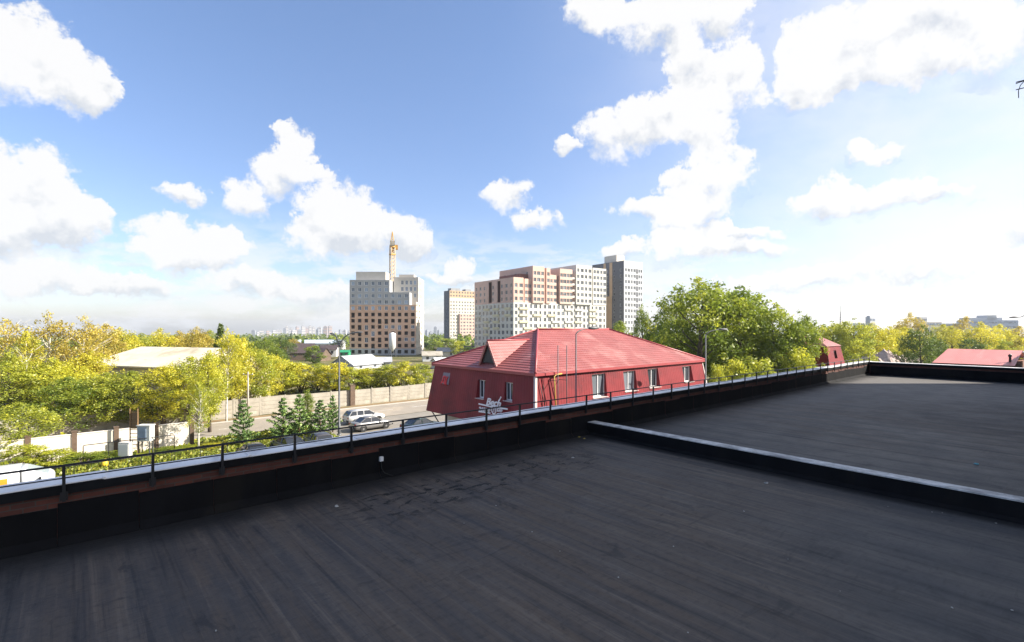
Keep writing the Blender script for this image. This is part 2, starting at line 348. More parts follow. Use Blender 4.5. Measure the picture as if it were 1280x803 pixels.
# ------------------------------------------------------------------ the roof we stand on
RZ = 8.0
def roof_mat(name, upstand=False):
    m = bpy.data.materials.new(name); m.use_nodes = True; t = NT(m.node_tree); b = t.n['Principled BSDF']
    tc = t.new('ShaderNodeTexCoord').outputs['Object']; s = t.new('ShaderNodeSeparateXYZ'); t.put(s.inputs[0], tc)
    x, y = s.outputs[0], s.outputs[1]
    wob = t.math('MULTIPLY_ADD', t.noise(t.vm('MULTIPLY', tc, (.3, .25, .3)), 1.3, 4).outputs['Fac'], .16, -.08)
    xs = t.math('ADD', x, wob); sid = t.math('FLOOR', xs); fr = t.math('FRACT', xs)
    wn = t.new('ShaderNodeTexWhiteNoise', noise_dimensions='1D'); t.put(wn.inputs['W'], sid); strip = wn.outputs[0]
    streak = t.noise(t.vm('MULTIPLY', tc, (2.4, .16, 1)), 1.4, 7, .65, .3).outputs['Fac']
    big = t.noise(tc, .16, 6, .62, .6).outputs['Fac']; fine = t.noise(tc, 9, 5, .7).outputs['Fac']; mid = t.noise(tc, 1.3, 6, .68, .4).outputs['Fac']
    st2_ = t.noise(t.vm('MULTIPLY', tc, (5.5, .5, 1)), 1.3, 7, .7, .25).outputs['Fac']
    base = t.ramp(t.math('ADD', t.math('MULTIPLY', mid, .35), t.math('ADD', t.math('MULTIPLY', streak, .3), t.math('MULTIPLY', st2_, .35))), [(.36, (.031, .031, .033)), (.5, (.046, .046, .048)), (.64, (.064, .063, .064))])
    # dust lying along the middle of each roll, stronger on some rolls
    hump = t.math('POWER', t.math('SINE', t.math('MULTIPLY', fr, math.pi)), 1.6)
    hump = t.math('MULTIPLY', t.math('MULTIPLY', hump, t.rng(strip, .1, .9, .25, 1.0)), t.rng(st2_, .35, .62, .4, 1.0))
    base = t.mix(t.math('MULTIPLY', hump, .8), base, (.098, .088, .078, 1))
    # a broad brown pool of dried silt in the shallow dip of the roof
    gx = t.math('DIVIDE', t.math('SUBTRACT', x, 5.8), 7.5); gy = t.math('DIVIDE', t.math('SUBTRACT', y, 6.2), 5.2)
    pool = t.math('SUBTRACT', 1.0, t.math('ADD', t.math('MULTIPLY', gx, gx), t.math('MULTIPLY', gy, gy)))
    pool = t.rng(t.math('ADD', pool, t.math('MULTIPLY_ADD', big, 1.6, -.8)), -.1, .8)
    pool2 = t.math('MULTIPLY', t.rng(x, 13.5, 18), t.math('MULTIPLY', t.rng(x, 33, 24), t.rng(t.math('ADD', big, t.math('MULTIPLY', streak, .3)), .5, .75)))
    pool = t.math('MAXIMUM', pool, pool2)
    silt = t.math('MULTIPLY', pool, t.rng(t.math('ADD', t.math('MULTIPLY', st2_, .55), t.math('MULTIPLY', streak, .45)), .34, .66, .25, .95))
    c = t.mix(silt, base, (.108, .078, .054, 1))
    sk = t.noise(t.vm('MULTIPLY', tc, (6.0, .16, 1)), 1.0, 8, .72, .35).outputs['Fac']
    lt = t.math('MULTIPLY', t.rng(sk, .50, .68), t.rng(t.math('ADD', pool, t.math('MULTIPLY', mid, .5)), .2, .9, .22, 1))
    c = t.mix(t.math('MULTIPLY', lt, .75), c, (.150, .118, .090, 1))
    c = t.mix(t.math('MULTIPLY', t.rng(sk, .47, .36), .62), c, (.020, .020, .022, 1))
    spots = t.noise(t.vm('MULTIPLY', tc, (1.7, .8, 1)), 1.2, 8, .7, .8).outputs['Fac']
    c = t.mix(t.math('MULTIPLY', t.math('MULTIPLY', t.rng(spots, .56, .68), t.rng(y, 2.5, 5.5)), .5), c, (.115, .097, .078, 1))
    c = t.mix(t.math('MULTIPLY', t.rng(spots, .42, .34), .55), c, (.018, .018, .020, 1))
    # ripples where the felt buckled across the rolls
    rip = t.noise(t.vm('MULTIPLY', tc, (.8, 5.0, 1)), 1.6, 4, .6, 1.2).outputs['Fac']
    ripm = t.math('MULTIPLY', t.rng(rip, .56, .66), t.rng(t.noise(tc, .45, 3).outputs['Fac'], .5, .6))
    c = t.mix(t.math('MULTIPLY', ripm, .35), c, (.020, .019, .020, 1))
    c = t.mix(t.math('MULTIPLY', t.rng(fine, .46, .75), .5), c, (.022, .021, .022, 1))
    c = t.mix(t.math('MULTIPLY', t.rng(x, 11.5, 36), .6), c, (.155, .140, .122, 1))   # far bay painted paler for its sunlight and sky sheen
    # seam, and the dark silt crusts left where water stood
    seam = t.math('MULTIPLY', t.rng(t.math('ABSOLUTE', t.math('SUBTRACT', fr, .99)), .035, .006), t.rng(mid, .36, .56))
    c = t.mix(t.math('MULTIPLY', seam, .32), c, (.010, .010, .011, 1))
    cr = t.noise(t.vm('MULTIPLY', tc, (1.5, 2.6, 1)), 1.5, 10, .76, .7).outputs['Fac']
    crm = t.math('MULTIPLY', t.math('MULTIPLY', t.rng(y, 7.2, 8.0), t.rng(y, 9.6, 8.9)), t.math('MULTIPLY', t.rng(x, 2.6, 4.6), t.rng(x, 10.6, 9)))
    crm = t.math('MULTIPLY', crm, t.rng(cr, .53, .555))
    c = t.mix(crm, c, (.006, .005, .004, 1))
    # shade and dirt at the parapet foot and kerb, painted in with uneven edge
    foot_shade_dirt = t.math('ADD', y, t.math('MULTIPLY_ADD', t.noise(tc, .9, 6, .65).outputs['Fac'], 1.1, -.55))
    foot_shade_dirt = t.math('MAXIMUM', t.rng(foot_shade_dirt, 8.75, 9.85), t.rng(t.math('ABSOLUTE', t.math('SUBTRACT', x, 11.8)), .55, .3))
    c = t.mix(t.math('MULTIPLY', foot_shade_dirt, .9), c, (.009, .009, .010, 1))
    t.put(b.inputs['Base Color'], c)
    rg = t.math('ADD', t.rng(mid, .3, .7, .60, .74), t.math('MULTIPLY', silt, .12))
    t.put(b.inputs['Roughness'], rg); b.inputs['Specular IOR Level'].default_value = .35
    bn = t.new('ShaderNodeBump'); bn.inputs['Strength'].default_value = .5; bn.inputs['Distance'].default_value = .012
    h = t.math('ADD', t.math('MULTIPLY', fine, .5), t.math('MULTIPLY', t.rng(fr, .9, .99), .9))
    h = t.math('ADD', h, t.math('MULTIPLY', streak, 1.2)); h = t.math('ADD', h, t.math('MULTIPLY', rip, 1.6)); h = t.math('ADD', h, t.math('MULTIPLY', t.noise(tc, 60, 2).outputs['Fac'], .15))
    t.put(bn.inputs['Height'], h); t.put(b.inputs['Normal'], bn.outputs[0]); return m
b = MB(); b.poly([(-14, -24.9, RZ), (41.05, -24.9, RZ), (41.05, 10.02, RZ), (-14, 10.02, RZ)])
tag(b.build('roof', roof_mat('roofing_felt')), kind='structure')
felt = mat('black_upstand_felt', (.007, .007, .008), .8, .3, 1.6, .4, 5, spec=.1, dirt=(.012, .011, .010), dscale=.8, stretch=(1, 1, .5))

def brick_mat(name, c1, c2, mortar, s=1.):
    m = bpy.data.materials.new(name); m.use_nodes = True; t = NT(m.node_tree); b = t.n['Principled BSDF']
    tc = t.new('ShaderNodeTexCoord').outputs['Object']; sp = t.new('ShaderNodeSeparateXYZ'); t.put(sp.inputs[0], tc)
    cb = t.new('ShaderNodeCombineXYZ'); t.put(cb.inputs[0], t.math('ADD', sp.outputs[0], sp.outputs[1])); t.put(cb.inputs[1], sp.outputs[2])
    br = t.new('ShaderNodeTexBrick'); t.put(br.inputs['Vector'], cb.outputs[0]); br.inputs['Scale'].default_value = 1/s
    br.inputs['Brick Width'].default_value = .26; br.inputs['Row Height'].default_value = .077; br.inputs['Mortar Size'].default_value = .008
    br.inputs['Color1'].default_value = (*c1, 1); br.inputs['Color2'].default_value = (*c2, 1); br.inputs['Mortar'].default_value = (*mortar, 1)
    n = t.noise(tc, 3, 6, .65).outputs['Fac']
    c = t.mix(t.rng(n, .45, .75, 0, .6), br.outputs[0], (*[x*.45 for x in c1], 1))
    t.put(b.inputs['Base Color'], c); b.inputs['Roughness'].default_value = .9
    bn = t.new('ShaderNodeBump'); bn.inputs['Strength'].default_value = .5; bn.inputs['Distance'].default_value = .01
    t.put(bn.inputs['Height'], t.math('MULTIPLY', br.outputs['Fac'], -1)); t.put(b.inputs['Normal'], bn.outputs[0]); return m
M['brick'] = brick_mat('red_brick', (.12, .034, .02), (.07, .022, .015), (.06, .05, .042))

bld = thing('flat_roofed_building', 'flat roofed brick building whose black felt roof fills the lower half of the photo', 'building')
b = MB(); b.box(-14, 41.6, -25, 10.40, -.5, 7.97); b.build('wall', M['brick'], bld)

# main parapet along the street
par = thing('roof_parapet', 'long brick parapet with pale metal coping under the black railing, street side of the roof', 'parapet', (0, 10, RZ))
U0, U1 = -14, 41.62
b = MB(); b.box(U0, U1, .03, .39, -.02, .80); b.build('brick_core', M['brick'], par)
b = MB()
xs = [U0]; rnd = random.Random(4)
while xs[-1] < 40.9: xs.append(min(41.0, xs[-1]+1.0+rnd.uniform(-.05, .05)))
for i in range(len(xs)-1):      # upstand membrane laid in metre strips, each lapped over the one before
    a, c = xs[i]+.004, xs[i+1]-.004; e = rnd.uniform(-.004, .006); tp = .575+rnd.uniform(-.03, .035); tq = tp+rnd.uniform(-.012, .012)
    b.faces([(a,-.13,.006),(c,-.13,.006),(c,-.005+e,.12),(a,-.005+e,.12),(c,.0+e,tq),(a,.0+e,tp),(c,.029,tq+.004),(a,.029,tp+.004)], [(0,1,2,3),(3,2,4,5),(5,4,6,7)])
b.build('upstand_felt', felt, par)
b = MB(); b.box(U0, U1, -.02, .025, .735, .872); b.build('fascia', M['fascia'], par)
b = MB(); xs = list(np.arange(U0, U1-.5, 2.05))+[U1]; rnd = random.Random(8)
for i in range(len(xs)-1):
    a, c = xs[i], xs[i+1]-.006; e0, e1 = rnd.uniform(-.006, .016), rnd.uniform(-.006, .016)
    b.hexa([(a,-.035,.874+e0),(c,-.035,.874+e1),(c,.43,.884+e1),(a,.43,.884+e0),(a,-.035,.889+e0),(c,-.035,.889+e1),(c,.43,.900+e1),(a,.43,.900+e0)])
    b.box(c-.012, c+.03, -.037, .432, .878, .909)     # standing seam over the joint
b.build('coping', M['coping'], par)
# railing fixed to the inner face
rail = thing('roof_railing', 'thin black steel railing with two bars on the parapet along the street', 'railing', (0, 10, RZ))
ps = [-.11, .957, 1.95, 3.17, 4.29, 5.46, 6.59, 7.79, 8.92, 10.06, 11.59]
pos = [-.11-1.15*k for k in range(10, 0, -1)]+ps
while pos[-1] < 39.8: pos.append(pos[-1]+1.17)
pos.append(40.9)
pm = MB(); pm.box(-.02, .02, -.02, .02, 0, .54); pm.box(-.045, .045, .0, .012, .02, .14); pmesh = pm.mesh('post', [M['rail']])
for i, u in enumerate(pos):
    o = bpy.data.objects.new('post', pmesh); col.objects.link(o); o.location = (u, -.06, .635); o.parent = rail
    o.rotation_euler = (R(random.Random(i).uniform(-.8, .8)), R(random.Random(i+99).uniform(-.8, .8)), 0)
b = MB(); b.tube([(U0, -.06, 1.172), (U1-.65, -.06, 1.172)], .016, 8); b.build('top_rail', M['rail'], rail)
b = MB(); b.tube([(U0, -.06, .985), (U1-.65, -.06, .985)], .010, 8); b.build('lower_rail', M['rail'], rail)

# far parapet, dividing kerb wall
par2 = thing('roof_parapet', 'black faced parapet closing the far end of the roof, in front of the red shed', 'parapet', (41, 0, RZ))
b = MB(); b.box(.03, .42, .26, 10.0, -.02, .80); b.build('brick_core', M['brick'], par2)
b = MB(); b.faces([(-.13,.26,.006),(-.13,9.9,.006),(-.004,9.9,.12),(-.004,.26,.12),(.004,9.9,.60),(.004,.26,.60),(.029,9.9,.605),(.029,.26,.605)], [(3,2,1,0),(5,4,2,3),(7,6,4,5)]); b.build('upstand_felt', felt, par2)
b = MB(); b.box(-.02, .025, .26, 9.95, .735, .865); b.build('fascia', M['fascia'], par2)
b = MB(); b.box(-.035, .47, .26, 9.96, .868, .889); b.build('coping', M['coping'], par2)
kb = thing('dividing_kerb', 'low black fire wall with a worn white top crossing the roof from right to left', 'low wall', (11.7, 0, RZ))
b = MB(); b.faces([(-.07,-24.9,.005),(-.07,9.98,.005),(0,9.98,.07),(0,-24.9,.07),(0,9.98,.345),(0,-24.9,.345),(.3,-24.9,.345),(.3,9.98,.345),(.3,9.98,.07),(.3,-24.9,.07),(.37,9.98,.005),(.37,-24.9,.005)],
 [(3,2,1,0),(5,4,2,3),(6,7,4,5),(9,8,7,6),(11,10,8,9)]); b.build('felt_cover', felt, kb)
def worn(name):
    m = mat(name, (.50, .49, .47), .65, .4, 5, .3, 12, dirt=(.2, .2, .2), dscale=1.1); return m
b = MB(); ys = list(np.arange(-24.9, 9.0, 2.5))+[9.975]; rnd = random.Random(3)
for i in range(len(ys)-1):
    e = rnd.uniform(-.004, .006)
    b.hexa([(-.012+e,ys[i],.347),(.315,ys[i],.347),(.315,ys[i+1]-.008,.347),(-.012+e,ys[i+1]-.008,.347),(-.012+e,ys[i],.366+e),(.315,ys[i],.366),(.315,ys[i+1]-.008,.366),(-.012+e,ys[i+1]-.008,.366+e)])
b.build('metal_cap', worn('worn_cap'), kb)
# small fixtures and litter
jb = thing('junction_box', 'small white box fixed on the black inner face of the parapet', 'box', (4.96, 9.985, RZ+.35))
b = MB(); b.box(-.04, .04, -.05, .012, 0, .095); b.build('body', M['white_plastic'], jb, bevel=.006)
b = MB(); b.tube([(0, -.02, 0), (.01, -.02, -.16), (.06, -.06, -.26), (.20, -.16, -.318)], .008, 6); b.build('cable', M['rubber'], jb)
rnd = random.Random(11)
scrap = [mat('pale_litter', (.34, .33, .30), .7, .2, 9), mat('yellow_leaf_litter', (.33, .26, .07), .8, .3, 9), mat('teal_litter', (.1, .33, .36), .6, .2, 9)]
def litter(px, py, size, mi, label, grp=None):
    Z = (CAM_H-RZ)*FOC/(py-HOR); x, y = at(px, Z)
    b = MB(); n = 7; top = []; 
    ring = [(size*rnd.uniform(.5, 1)*math.cos(2*math.pi*k/n), size*rnd.uniform(.5, 1)*math.sin(2*math.pi*k/n)) for k in range(n)]
    vs = [(p[0], p[1], .004) for p in ring]+[(p[0]*.8, p[1]*.8, size*rnd.uniform(.1, .5)+.006) for p in ring]
    fs = [tuple(range(n, 2*n))]+[(k, (k+1) % n, n+(k+1) % n, n+k) for k in range(n)]
    b.faces(vs, fs)
    tag(b.build('litter_scrap', scrap[mi], None, (x, y, RZ+.005)), label, 'litter', grp)
litter(678, 554, .09, 0, 'larger white paper scrap lying on the roof near the left end of the kerb wall')
litter(421, 634, .05, 0, 'white scrap alone on the felt below the dark silt crusts, nearest the left')
litter(716, 573, .045, 0, 'small pale scrap in front of the kerb wall corner')
litter(958, 605, .06, 0, 'white scrap on the felt just in front of the middle of the kerb wall')
litter(1221, 581, .06, 2, 'teal scrap on the far roof section beyond the kerb wall')
GL = 'yellowed leaves in the kerb corner'
for px, py in [(710, 545), (713, 548), (719, 546), (724, 547), (730, 549)]: litter(px, py, .05, 1, 'yellowed leaf drifted into the corner where the kerb wall meets the parapet', GL)
GP = 'tiny pale specks on the near felt'
for px, py in [(773, 723), (860, 792), (842, 684), (665, 666), (1165, 641), (1178, 642), (1190, 761), (1265, 764), (1110, 634), (1245, 655), (270, 790), (580, 655), (620, 633), (985, 700), (1050, 740), (700, 690), (930, 640)]:
    litter(px, py, rnd.uniform(.007, .017), 0, 'tiny pale speck scattered on the near roofing felt', GP)
# the taller part of the building that shades the roof (mostly beyond the right edge)
tall = thing('brick_building', 'taller brick block adjoining the right edge of the roof', 'building', (20, .24, 0))
# ================================================================== BUILDINGS
def facade(mb, o, e, W, z0, z1, holes, depth=.25, m=0, mr=None, inner=None):
    """wall panel from o along e (right as seen from outside) with real window holes; holes = (x0,x1,za,zb)"""
    o = Vector(o); e = Vector(e).normalized(); n = e.cross(Vector((0, 0, 1)))
    xs = sorted({0., W, *[h[0] for h in holes], *[h[1] for h in holes]}); zs = sorted({z0, z1, *[h[2] for h in holes], *[h[3] for h in holes]})
    P = lambda x, z, d=0: o+e*x+Vector((0, 0, z))-n*d
    hs = {}
    for h in holes: hs.setdefault(round(h[2], 3), []).append(h)
    for j in range(len(zs)-1):
        zc = (zs[j]+zs[j+1])/2; row = [h for h in holes if h[2] < zc < h[3]]
        run = None
        for i in range(len(xs)-1):
            xc = (xs[i]+xs[i+1])/2; hole = any(h[0] < xc < h[1] for h in row)
            if not hole and run is None: run = xs[i]
            if run is not None and (hole or i == len(xs)-2):
                end = xs[i] if hole else xs[i+1]
                mb.poly([P(run, zs[j]), P(end, zs[j]), P(end, zs[j+1]), P(run, zs[j+1])], m); run = None
    mr = m if mr is None else mr
    for x0, x1, a, b in holes:
        mb.poly([P(x0,a), P(x0,a,depth), P(x0,b,depth), P(x0,b)][::-1], mr); mb.poly([P(x1,a), P(x1,a,depth), P(x1,b,depth), P(x1,b)], mr)
        mb.poly([P(x0,a), P(x1,a), P(x1,a,depth), P(x0,a,depth)], mr); mb.poly([P(x0,b), P(x1,b), P(x1,b,depth), P(x0,b,depth)][::-1], mr)
_WM = {}
def window_mb(w, h, fr=.09, mull=1):
    b = MB()
    b.box(0, w, -.06, .02, 0, fr); b.box(0, w, -.06, .02, h-fr, h); b.box(0, fr, -.06, .02, fr, h-fr); b.box(w-fr, w, -.06, .02, fr, h-fr)
    for k in range(mull):
        c = w*(k+1)/(mull+1); b.box(c-fr*.4, c+fr*.4, -.05, .02, fr, h-fr)
    b.poly([(fr, 0, fr), (w-fr, 0, fr), (w-fr, 0, h-fr), (fr, 0, h-fr)], 1)
    return b
def place_windows(root, spec, mats, limit=100, name='window', depth=.2):
    """spec: list of (o, e, x0, x1, za, zb) in root coordinates, nearest first; past the limit one part holds the rest"""
    rest = MB()
    for i, (o, e, x0, x1, a, b) in enumerate(spec):
        o = Vector(o); e = Vector(e).normalized(); n = e.cross(Vector((0, 0, 1)))
        p = o+e*x0+Vector((0, 0, a))-n*depth
        w, h = round(x1-x0, 2), round(b-a, 2)
        key = (w, h, tuple(id(m) for m in mats))
        if key not in _WM: _WM[key] = (window_mb(w, h, .1 if w > 1 else .07, 1 if w > 1.1 else 0), None)
        mb, me = _WM[key]
        if i < limit:
            if me is None: me = mb.mesh(name, mats); _WM[key] = (mb, me)
            ob = bpy.data.objects.new(name, me); col.objects.link(ob); ob.parent = root
            ob.location = p; ob.rotation_euler = (0, 0, math.atan2(e.y, e.x))
        else:
            mt = Matrix.Translation(p) @ Matrix.Rotation(math.atan2(e.y, e.x), 4, 'Z')
            bs = len(rest.v); rest.v += [tuple(mt @ Vector(v)) for v in mb.v]
            for f, mm in zip(mb.f, mb.m): rest.f.append(tuple(bs+k for k in f)); rest.m.append(mm); rest.sm.append(False)
    if rest.v: tag(rest.build('window_rows', mats, root), kind='stuff')
def grid(W, cols, z0, rows, pitch, ww, wh, sill=.9, skip=(), x0=None, x1=None):
    x0 = 0 if x0 is None else x0; x1 = W if x1 is None else x1
    st = (x1-x0)/cols; out = []
    for r_ in range(rows):
        for c in range(cols):
            if (c, r_) in skip or (c, None) in skip: continue
            w_ = ww if not hasattr(ww, '__len__') else ww[c % len(ww)]
            cx = x0+st*(c+.5); out.append((cx-w_/2, cx+w_/2, z0+r_*pitch+sill, z0+r_*pitch+sill+wh))
    return out

# --- taller block on our own roof: brick with plain windows
b = MB(); holes = grid(23.9, 8, 8, 6, 3., 1.4, 1.6)
facade(b, (23.9, 0, 0), (-1, 0, 0), 23.9, 0, 27, holes, .2)
b.box(0, 23.9, -25, -.5, 0, 26.9); b.faces([(0,0,0),(0,-25,0),(0,-25,27),(0,0,27)], [(0,1,2,3)]); b.faces([(23.9,-25,0),(23.9,0,0),(23.9,0,27),(23.9,-25,27)], [(0,1,2,3)])
b.build('wall', M['brick'], tall)
b = MB(); b.box(-.15, 24.05, -25, .15, 27.003, 27.2); b.build('roof', felt, tall)
place_windows(tall, [((23.9, 0, 0), (-1, 0, 0), *h) for h in holes], [M['white_plastic'], M['glass']])

# --- red mansard building -------------------------------------------------
UX, VY, LN, WD = 22.1, 23.15, 20.7, 11.7
EZ, BZ, RDG = 8.4, 4.5, 11.04
red = thing('mansard_building', 'red metal clad mansard building with tiled hip roof and white lettering, on a pale base', 'building', (UX, VY, 0))
def rib(s):     # trapezoid sheet profile, pitch 0.25
    f = (s/.25) % 1
    return .009*max(0, min(1, min(f-.1, .9-f)/.12)) if .1 < f < .9 else 0
def ribbed(mb, o, e, W, topz, botz, flare, holes, ex0=0, ex1=0):
    """sloped ribbed sheet, leaning out by flare at the bottom; ex0/ex1: how far its ends spread at the bottom"""
    e = Vector(e); n = e.cross(Vector((0, 0, 1))); o = Vector(o)
    xs = set(np.round(np.arange(0, W+.001, .25), 4))
    base = set()
    for x in xs:
        for d in (.0, .025, .055, .195, .225):
            if 0 <= x+d <= W: base.add(round(x+d, 4))
    for h in holes: base |= {h[0], h[1]}
    base.add(W); xs = sorted(base); zs = sorted({topz, botz, *[h[2] for h in holes], *[h[3] for h in holes]})
    def P(x, z):
        k = (topz-z)/(topz-botz); xx = -ex0*k+x*(1+(ex0+ex1)*k/W)
        return o+e*xx+Vector((0, 0, z))+n*(flare*k+rib(x))
    for j in range(len(zs)-1):
        zc = (zs[j]+zs[j+1])/2; row = [h for h in holes if h[2] < zc < h[3]]
        for i in range(len(xs)-1):
            xc = (xs[i]+xs[i+1])/2
            if any(h[0] < xc < h[1] for h in row): continue
            mb.poly([P(xs[i], zs[j]), P(xs[i+1], zs[j]), P(xs[i+1], zs[j+1]), P(xs[i], zs[j+1])])
    return P, n
FL = .55
def u_at(px, v):
    r_ = (px-640)/FOC; Z = v/(FY+r_*RY); return Z*(FX+r_*RX), Z
def v_at(px, u):
    r_ = (px-640)/FOC; Z = u/(FX+r_*RX); return Z*(FY+r_*RY), Z
long_h = []
for a, c, t_, d in [(739, 756, 467.5, 496), (778, 793, 464, 488.5), (808, 821, 461, 484), (851, 862, 458, 477.5)]:
    ua, Z = u_at(a, VY); uc, Z2 = u_at(c, VY)
    long_h.append((round(ua-UX, 3), round(uc-UX, 3), round(zz(d, (Z+Z2)/2)+.0, 3), round(zz(t_, (Z+Z2)/2), 3)))
gab_h = []
for a, c, t_, d in [(599.5, 608.5, 474.5, 497), (632.5, 642, 477.5, 500)]:
    va, Z = v_at(a, UX); vc, Z2 = v_at(c, UX)
    # facade seen from outside runs from high v (left) to low v (right)
    gab_h.append((round(WD-(va-VY), 3), round(WD-(vc-VY), 3), round(zz(d, Z), 3), round(zz(t_, Z), 3)))
b = MB()
P1, n1_ = ribbed(b, (0, 0, 0), (1, 0, 0), LN, EZ, BZ, FL, long_h, FL, FL)
P2, n2_ = ribbed(b, (0, WD, 0), (0, -1, 0), WD, EZ, BZ, FL, gab_h, FL, FL)
P3, n3_ = ribbed(b, (LN, 0, 0), (0, 1, 0), WD, EZ, BZ, FL, [], FL, FL)
P4, n4_ = ribbed(b, (LN, WD, 0), (-1, 0, 0), LN, EZ, BZ, FL, [], FL, FL)
b.poly([(-FL, -FL, BZ), (-FL, WD+FL, BZ), (LN+FL, WD+FL, BZ), (LN+FL, -FL, BZ)])
b.build('mansard_wall', M['red_siding'], red)
def mansard_windows(hs, o, e, P, n, lab=None):
    for h in hs:
        x0, x1, a, c = h; e_ = Vector(e); o_ = Vector(o)
        w = thing('window', None, None); w.parent = red
        q = MB(); back = -n*.12
        def wp(x, z): return o_+e_*x+Vector((0, 0, z))+back
        # cheeks, sill and head from the sloped sheet back to the upright window
        q.poly([P(x0,a), wp(x0,a), wp(x0,c), P(x0,c)][::-1], 0); q.poly([P(x1,a), wp(x1,a), wp(x1,c), P(x1,c)], 0)
        q.poly([P(x0,c), P(x1,c), wp(x1,c), wp(x0,c)][::-1], 0); q.poly([P(x0,a), P(x1,a), wp(x1,a), wp(x0,a)], 1)
        s0, s1 = P(x0-.05, a-.02)+n*.03, P(x1+.05, a-.02)+n*.03
        q.bar(s0, s1, .10, .03, 1)
        q.build('reveal', [M['red_siding'], M['white_trim']], w)
        wm = window_mb(x1-x0, c-a, .07, 1); fr = MB(); pn = MB()
        for f, mm in zip(wm.f, wm.m): (fr if mm == 0 else pn).poly([wm.v[k] for k in f])
        rz = math.atan2(e_.y, e_.x); loc = wp(x0, a)+n*.03
        fr.build('frame', M['white_plastic'], w, loc, rz); pn.build('pane', M['glass'], w, loc, rz)
mansard_windows(long_h, (0, 0, 0), (1, 0, 0), P1, n1_)
mansard_windows(gab_h, (0, WD, 0), (0, -1, 0), P2, n2_)
# roof: courses of pressed metal tile with a small lip at each course
def tiled(mb, a, b_, c, d, rows, lip=.03):
    """a->b eave (left to right seen from outside), d->c top edge"""
    a, b_, c, d = map(Vector, (a, b_, c, d)); n = (b_-a).cross(d-a).normalized()
    for i in range(rows):
        t0, t1 = i/rows, (i+1)/rows
        p0, p1 = a.lerp(d, t0), b_.lerp(c, t0); q0, q1 = a.lerp(d, t1), b_.lerp(c, t1)
        mb.poly([p0+n*lip, p1+n*lip, q1, q0]); mb.poly([p0, p1, p1+n*lip, p0+n*lip])
rb = MB(); E = .22; H = WD/2; k = (RDG-EZ)/H; ez = EZ-E*k
r0, r1 = (H, H, RDG), (LN-H, H, RDG)
c00, c10, c11, c01 = (-E, -E, ez), (LN+E, -E, ez), (LN+E, WD+E, ez), (-E, WD+E, ez)
tiled(rb, c00, c10, r1, r0, 20); tiled(rb, c01, c00, r0, r0, 20); tiled(rb, c10, c11, r1, r1, 20); tiled(rb, c11, c01, r0, r1, 20)
def tile_mat():
    m = M['red_roof']; t = NT(m.node_tree); b = t.n['Principled BSDF']; tc = t.new('ShaderNodeTexCoord').outputs['Object']
    sp = t.new('ShaderNodeSeparateXYZ'); t.put(sp.inputs[0], tc)
    h = t.math('SINE', t.math('MULTIPLY', t.math('ADD', sp.outputs[0], sp.outputs[1]), 2*math.pi/.19))
    bn = t.new('ShaderNodeBump'); bn.inputs['Strength'].default_value = .5; bn.inputs['Distance'].default_value = .02
    t.put(bn.inputs['Height'], h); t.put(b.inputs['Normal'], bn.outputs[0])
tile_mat()
roof = rb.build('roof', M['red_roof'], red)
b = MB()
for p, q in [(c00, r0), (c10, r1), (c11, r1), (c01, r0), (r0, r1)]: b.tube([Vector(p)+Vector((0, 0, .04)), Vector(q)+Vector((0, 0, .04))], .085, 8)
b.build('ridge_cap', M['red_trim'], roof)
b = MB(); b.box(-E-.01, LN+E+.01, -E-.03, -E-.005, ez-.16, ez+.02); b.box(-E-.03, -E-.005, -E-.03, WD+E, ez-.16, ez+.02); b.box(LN+E+.005, LN+E+.03, -E, WD+E, ez-.16, ez+.02)
b.build('eaves_board', M['red_trim'], red)
b = MB(); b.poly([(-E, -E, ez-.13), (-E, WD+E, ez-.13), (LN+E, WD+E, ez-.13), (LN+E, -E, ez-.13)]); b.build('soffit', M['red_trim'], red)
b = MB(); b.bar(Vector((-.02, -.02, EZ-.2)), Vector((-FL-.02, -FL-.02, BZ)), .16, .16, 0); b.build('corner_trim', M['white_trim'], red); b = MB(); b.bar(Vector((LN+.02, -.02, EZ-.2)), Vector((LN+FL+.02, -FL-.02, BZ)), .1, .1, 0)
b.build('corner_trim', M['white_trim'], red)
# dormer on the hip above the end wall
DV, DZ0, DZ1, DW = 5.15, 8.80, 10.22, .82
uf = .35; ub = (DZ1+.1-EZ)/k
dm = thing('dormer', None, None); dm.parent = red
b = MB(); b.poly([(uf, DV-DW, DZ0-.1), (uf, DV, DZ1), (uf, DV+DW, DZ0-.1)]); 
for z in np.arange(DZ0+.05, DZ1-.2, .2):
    w_ = DW*(DZ1-z)/(DZ1-DZ0)*.92; b.box(uf-.025, uf-.002, DV-w_, DV+w_, z, z+.16)
b.build('gable_boards', M['timber_grey'], dm)
b = MB(); ov = .18; xa = uf-ov
def low(s): return (DV+s*(DW+.22), DZ0-.22*(DZ1-DZ0)/DW)
for s in (-1, 1):
    vy, vz = low(s); ubl = (vz+.05-EZ)/k
    A, B = (xa, vy, vz), (max(ubl, xa+.1), vy, vz); Cc, D = (ub, DV, DZ1+.06), (xa, DV, DZ1+.06)
    if s < 0: tiled(b, A, B, Cc, D, 9, .025)
    else: tiled(b, B, A, D, Cc, 9, .025)
    b.bar((xa, vy, vz-.06), (xa, DV, DZ1), .05, .16)
b.build('dormer_roof', M['red_roof'], dm)
b = MB(); b.tube([(xa-.02, DV, DZ1+.09), (ub, DV, DZ1+.09)], .06, 8); b.build('ridge_cap', M['red_trim'], dm)
